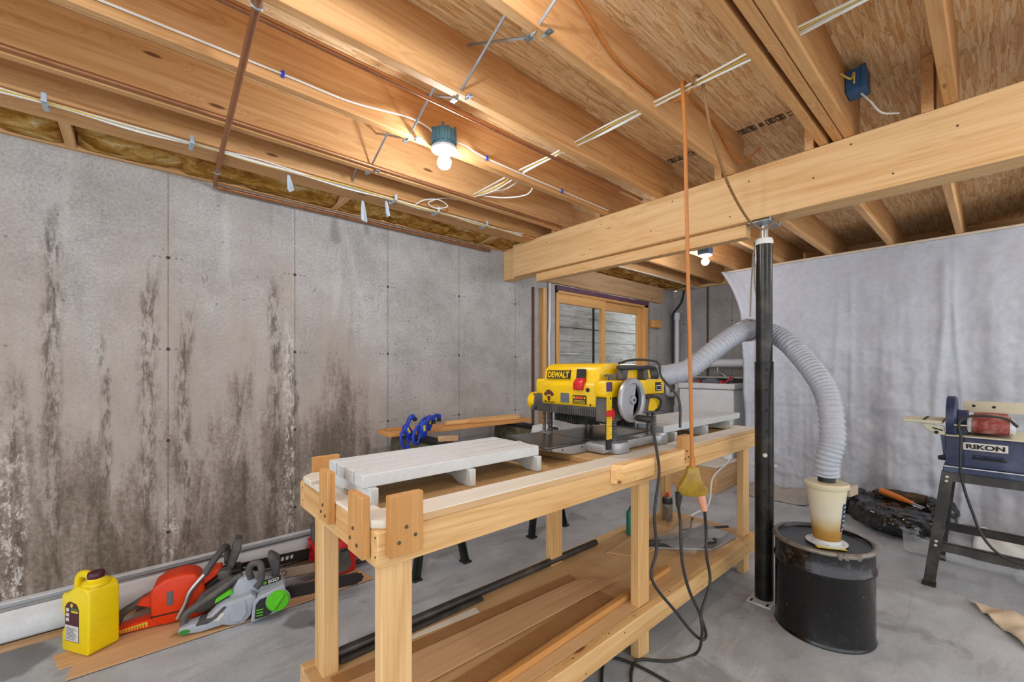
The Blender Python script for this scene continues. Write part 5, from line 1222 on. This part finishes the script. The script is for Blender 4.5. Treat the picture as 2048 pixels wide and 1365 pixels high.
# belt loop running back over two rollers
Mr = Matrix.Translation((3.63, 0, .975))
prof = []
for k in range(13): a = PI / 2 + k * PI / 12; prof.append((3.63 + .052 * math.cos(a), .965 + .045 * math.sin(a)))
for k in range(13): a = -PI / 2 + k * PI / 12; prof.append((4.15 + .052 * math.cos(a), .965 + .045 * math.sin(a)))
bt = build('sanding_belt', MB().prism(prof, 'y', -.058, .085), 'abrasive', t, bevel=.004, angle=50)
build('belt_drum', MB().lathe([(.02, -.08), (.036, -.078), (.043, -.066), (.043, .09), (.036, .103), (.02, .105)], (0, 0, 0), 28, Matrix.Translation((3.632, 0, .965)) @ Matrix.Rotation(R(-90), 4, 'X')), 'heater', t)
build('belt_frame', MB().box(3.60, 4.14, .092, .10, .925, .99).box(3.60, 4.14, -.075, -.066, .925, .99), 'cream', t, bevel=.002)
build('backstop', MB().box(3.985, 3.995, -.30, .13, 1.015, 1.085), 'cream', t, bevel=.002)
m = MB(); screws(m, [(3.985, .085, 1.055), (3.985, -.0, 1.052)], (-1, 0, 0), .009, .004); build('backstop_bolt', m, 'ink', t)
Md = Matrix.Translation((3.70, .165, .988)) @ Matrix.Rotation(R(-90), 4, 'X')
build('disc_guard', MB().lathe([(.03, -.02), (.13, -.02), (.138, -.012), (.138, .022), (.13, .024), (.128, .0), (.03, .0)], (0, 0, 0), 48, Md), 'navy', t)
build('sanding_disc', MB().lathe([(.01, .003), (.126, .003), (.126, .012), (.01, .013)], (0, 0, 0), 48, Md), 'abrasive', t)
build('gear_housing', MB().cyl((3.70, .145, .988), (3.70, .10, .988), .06, .055, 28).box(3.65, 3.75, .10, .145, .905, .98), 'navy', t, bevel=.003)
build('motor', MB().cyl((3.72, .098, 1.0), (3.72, -.06, 1.0), .05, seg=24) if False else MB().box(3.72, 3.80, .10, .118, .90, 1.04), 'stand', t, bevel=.004)
dtb = build('disc_table', MB().box(3.58, 3.86, .202, .375, .962, .982), 'cream', t, bevel=.003)
build('mitre_slot', MB().box(3.585, 3.855, .275, .29, .9815, .9828), 'ink', dtb)
tr = build('table_trunnion', MB().prism([(.195, .952), (.30, .961), (.27, .925), (.225, .90), (.19, .898)], 'x', 3.585, 3.60), 'cream', t, bevel=.003)
build('trunnion_slot', MB().bar((3.583, .245, .938), (3.583, .20, .925), .003, .007, (0, 0, 1)).cyl((3.577, .228, .912), (3.586, .228, .912), .010, seg=10), 'ink', tr)
build('side_bracket', MB().prism([(.191, .895), (.212, .895), (.200, .78), (.191, .775)], 'x', 3.60, 3.80), 'navy', t)
build('side_knob', MB().cyl((3.60, .192, .765), (3.60, .222, .76), .018, .012, 12), 'black', t)
pts = [(3.60, -.085, .975), (3.585, -.055, 1.01), (3.575, .0, 1.025), (3.575, .08, 1.022), (3.565, .125, 1.0), (3.55, .135, .955), (3.535, .125, .90), (3.528, .127, .80), (3.525, .125, .70), (3.53, .11, .60), (3.54, .08, .48), (3.55, .045, .36), (3.56, -.02, .27), (3.57, -.12, .235), (3.60, -.3, .225)]
build('power_cord', MB().tube(catmull(pts, 8), .0068, 10), 'cordk', t)
build('cord_clip', MB().cyl((3.565, .10, .965), (3.555, .155, .965), .006, seg=10), 'steel', t)

# ---------------------------------------------------------------- hanging white drape
def drape(u, v):
    z = 2.392 * (1 - v)
    yl = 1.79 + .295 * (z / 2.39) ** 1.6 if z > 0 else 1.79
    yl = 1.80 + .09 * (z / 2.39) + (.19 * max(0, (z - 1.75) / .64) ** 2)
    y = yl + (-1.5 - yl) * u
    e = v ** .8
    x = 5.10
    n1 = noise.noise(Vector((y * 2.6, z * .35, 0))); n2 = noise.noise(Vector((y * 7, z * .9 + 3, 5))); n3 = noise.fractal(Vector((y * 4.5, z * 4.5, 9)), 1, 2, 4)
    x += e * (.12 * n1 + .045 * n2) + .020 * n3 * (.35 + e) + .012 * e * noise.noise(Vector((y * 22, z * 1.3, 4))) 
    for yc, w, a, s in ((1.02, .03, .028, .02), (.90, .025, .022, .0), (.30, .035, .045, .03), (.19, .02, .035, -.03), (-.28, .04, .03, .0)):
        d = (y - yc - s * math.sin(z * 2.4)) / w
        x -= a * math.exp(-d * d) * min(1, max(.0, (2.35 - z) * 1.5)) * (.6 + .6 * noise.noise(Vector((z * 2.2, yc * 9, 0))))
    k = max(0, 1 - u * 26)
    x -= .05 * math.sin((1 - k) * 6) * k + .05 * k * k
    for zc in (1.30, .93): x -= .006 * math.exp(-((z - zc) / .012) ** 2)
    if z < .16: x -= (.16 - z) ** 1.5 * (1.2 + 1.5 * noise.noise(Vector((y * 3, 0, 7))))
    if z < .012: z = .006 + .012 * abs(n2)
    return (x, y, z)
m = MB().grid(drape, 330, 150)
mesh_thing('drape', m, 'cloth', 'white cloth drape hung across the basement from the joists', 'drape', solid=.003, angle=180)
mesh_thing('drape_batten', MB().tube(catmull([(5.095, 2.085 + .0, 2.392), (5.08, 1.9, 2.388), (5.08, 1.2, 2.39), (5.08, .4, 2.39), (5.08, -1.5, 2.39)], 6), .011, 8), 'canvas', 'rolled hem along the top of the white drape', 'hem')
def flap(u, v):
    x = 4.62 + .36 * v + .05 * u; y = 1.78 - .62 * u
    return (x, y, .006 + .10 * max(0, v - .35) ** 1.2 * (1 + noise.noise(Vector((x * 6, y * 6, 0)))) + .02 * abs(noise.noise(Vector((x * 9, y * 9, 3)))))
mesh_thing('dropcloth', MB().grid(flap, 26, 18), 'dropcloth', 'grey dropcloth crumpled at the foot of the drape behind the post', 'cloth', solid=.004)
# a white folded sheet under the sander
def sh(u, v):
    x = 4.25 + .62 * v; y = .10 - .75 * u
    return (x, y, .008 + .03 * abs(noise.fractal(Vector((x * 5, y * 5, 2)), 1, 2, 3)) + (.30 * max(0, v - .5) * (1 if u > .35 else .3)))
mesh_thing('folded_sheet', MB().grid(sh, 30, 24), 'rag', 'white sheet bunched on the floor behind the sander stand', 'sheet', solid=.004)
m = MB().blob((4.0, -.16, .035), (.16, .10, .035), None, .35, 9, 4, 36, 18, 2.4, .003)
mesh_thing('film_bundle', m, 'film', 'crumpled clear film on the floor under the sander', 'film')
# black bags against the drape
m = MB().blob((4.62, .58, .10), (.46, .25, .115), Matrix.Rotation(R(28), 3, 'Z').to_4x4(), .28, 5, 1, 90, 50, 2.8, .003)
mesh_thing('garbage_bag', m, 'bag', 'large flat black garbage bag lying on the floor by the drape', 'bag', angle=70)
m = MB().blob((4.80, .86, .12), (.14, .30, .13), None, .38, 6, 8, 70, 40, 2.4, .003)
mesh_thing('garbage_bag', m, 'bag', 'crumpled black garbage bag heaped against the drape behind the cone', 'bag', angle=70)
m = MB().blob((4.74, .28, .15), (.14, .13, .13), None, .40, 7, 17, 60, 36, 2.3, .003)
mesh_thing('garbage_bag', m, 'bag', 'small knotted black bag beside the orange handle', 'bag', angle=70)
m = MB().blob((4.83, .50, .21), (.07, .24, .055), None, .25, 9, 3, 40, 24, 2.5, .003)
mesh_thing('bark_log', m, 'bark', 'dark brown bark log lying on the bags', 'log', angle=70)
t = thing('hand_tool', 'orange-handled hand tool lying on the black bags', 'tool', (4.72, .5, .16))
build('grip', MB().tube([(4.76, .64, .25), (4.75, .632, .25), (4.66, .51, .235), (4.62, .45, .228), (4.605, .43, .225)], [.016, .026, .024, .016, .016], 14), 'handle', t)
build('blade', MB().bar((4.605, .43, .225), (4.56, .36, .215), .03, .006), 'galv', t)
def flm(u, v):
    x = 4.05 + .30 * v; y = .42 - .28 * u + .05 * v
    return (x, y, .01 + .09 * math.sin(PI * v) * (1 - u) + .03 * abs(noise.noise(Vector((x * 12, y * 12, 4)))))
mesh_thing('clear_film', MB().grid(flm, 20, 16), 'film', 'loose clear plastic film trailing from the bag to the sander leg', 'film')
# beige canvas at the right
def cv(u, v):
    x = 3.46 - .48 * u + .10 * v * (u - .1); y = .10 - .24 * u - (.12 + .55 * u) * v
    return (x, y, .006 + .05 * abs(noise.fractal(Vector((x * 5, y * 5, 1)), 1, 2, 3)) * min(1, u * 4 + .2) + .05 * u * math.sin(PI * v * .8))
mesh_thing('canvas_cloth', MB().grid(cv, 40, 24), 'canvas', 'beige canvas cloth lying on the floor at the right edge', 'cloth', solid=.004)

# ---------------------------------------------------------------- back corner behind the bench
m = MB().box(4.45, 5.04, 1.885, 2.42, .0, .262)
t = thing('wooden_step', 'low wooden box step with a pale top behind the bench', 'step', (4.75, 2.15, 0))
build('side_panel', MB().box(4.45, 4.475, 1.885, 2.42, .0, .266), 'blockY', t, bevel=.002)
build('side_panel', MB().box(4.476, 5.04, 1.885, 1.91, .0, .266), 'header', t, bevel=.002)
build('side_panel', MB().box(4.476, 5.04, 2.395, 2.42, .0, .266), 'header', t, bevel=.002)
build('top', MB().box(4.44, 5.045, 1.875, 2.43, .2665, .284), 'ply', t, bevel=.002)
mesh_thing('white_tub', MB().lathe([(.05, .2855), (.056, .29), (.066, .46), (.07, .463), (.07, .475), (.05, .476)], (4.90, 1.955, 0), 32), 'pvc', 'white plastic tub standing on the wooden step', 'tub')
m = MB().tube(catmull([(4.72, 2.28, .31), (4.78, 2.22, .32), (4.86, 2.10, .315), (4.93, 2.06, .31)], 6), .014, 10)
mesh_thing('black_hand_tool', m, 'black', 'black tool lying on the wooden step', 'tool')
t = thing('chest_freezer', 'white chest appliance in the corner behind the planer hose', 'freezer', (5.45, 2.35, 0))
build('cabinet', MB().box(5.2, 5.72, 2.0, 2.66, .02, 1.03), 'white', t, bevel=.012, seg=3)
build('lid', MB().box(5.19, 5.72, 1.99, 2.67, 1.036, 1.105), 'white', t, bevel=.012, seg=3)
t = thing('grey_tool', 'grey power tool with red ends on the white chest', 'tool', (5.35, 2.3, 1.106))
build('housing', MB().prism([(2.42, 1.107), (2.40, 1.13), (2.33, 1.17), (2.27, 1.165), (2.20, 1.13), (2.19, 1.107)], 'x', 5.27, 5.36), 'labelg', t, bevel=.006)
build('end_cap', MB().box(5.27, 5.33, 2.43, 2.45, 1.107, 1.135).box(5.27, 5.33, 2.15, 2.18, 1.107, 1.135), 'red', t)
for y, mt, lb in ((2.11, 'red', 'small red tool part on the white chest'), (2.08, 'chrome', 'small bright fitting on the white chest')):
    mesh_thing('fitting', MB().tube([(5.27, y, 1.12), (5.29, y - .03, 1.16), (5.31, y - .03, 1.18)], .013, 10), mt, lb, 'fitting')
m = MB().tube([(5.25, 2.10, 1.112), (5.26, 2.07, 1.125), (5.27, 2.02, 1.15)], .012, 8)
mesh_thing('dark_driver', m, 'black', 'dark driver hanging over the chest edge by the drape', 'tool')
m = MB().tube([(5.6, 2.63, 1.352), (5.6, 1.2, 1.352)], .052, 20)
mesh_thing('waste_pipe', m, 'pvc', 'thick white drain pipe running level behind the drape', 'pipe')
m = MB().tube(catmull([(5.6, 2.33, 1.26), (5.6, 2.35, 1.24), (5.6, 2.30, 1.22), (5.6, 2.24, 1.17), (5.6, 2.20, 1.11)], 5), .010, 8).cyl((5.6, 2.35, 1.30), (5.6, 2.35, 1.25), .012, seg=8)
mesh_thing('clip_lamp', m, 'galv', 'thin metal arm below the level drain pipe', 'arm')
t = thing('vent_pipe', 'white upright drain pipe with trap in the back corner', 'pipe', (5.72, 2.97, 0))
build('pipe', MB().cyl((5.70, 2.95, .0), (5.70, 2.95, 1.98), .032, seg=20), 'pvc', t)
build('coupling', MB().lathe([(.034, 1.96), (.042, 1.965), (.042, 2.06), (.034, 2.065)], (5.70, 2.95, 0), 20), 'pvc', t)
build('coupling', MB().lathe([(.034, .66), (.044, .665), (.044, .76), (.034, .765)], (5.70, 2.95, 0), 20), 'pvc', t)
build('trap', MB().tube(catmull([(5.70, 2.95, .98), (5.63, 2.97, .92), (5.56, 3.0, .93), (5.54, 3.0, 1.0), (5.54, 3.0, 1.15)], 8), .034, 16), 'pvc', t)
m = MB().tube(catmull([(5.62, 2.97, 1.35), (5.62, 2.97, 1.9), (5.64, 2.97, 2.05), (5.72, 2.90, 2.2), (5.74, 2.86, 2.37)], 7), .013, 8)
mesh_thing('dark_hose', m, 'rubber', 'dark hose curving down the back corner beside the white pipe', 'hose')
mesh_thing('iron_rod', MB().cyl((5.7879, 2.56, .9), (5.7879, 2.56, 2.38), .012, seg=8), 'rust', 'rusty upright rod on the back concrete wall', 'rod')
mesh_thing('grey_conduit', MB().cyl((5.786, 2.82, .4), (5.786, 2.82, 2.3), .014, seg=10), 'pvc', 'slim upright pipe on the back wall left of the rusty rod', 'pipe')
mesh_thing('back_shelf_board', MB().box(5.45, 5.79, 1.7, 2.72, 1.165, 1.185), 'dropcloth', 'pale ledge board along the back wall above the chest', 'ledge')
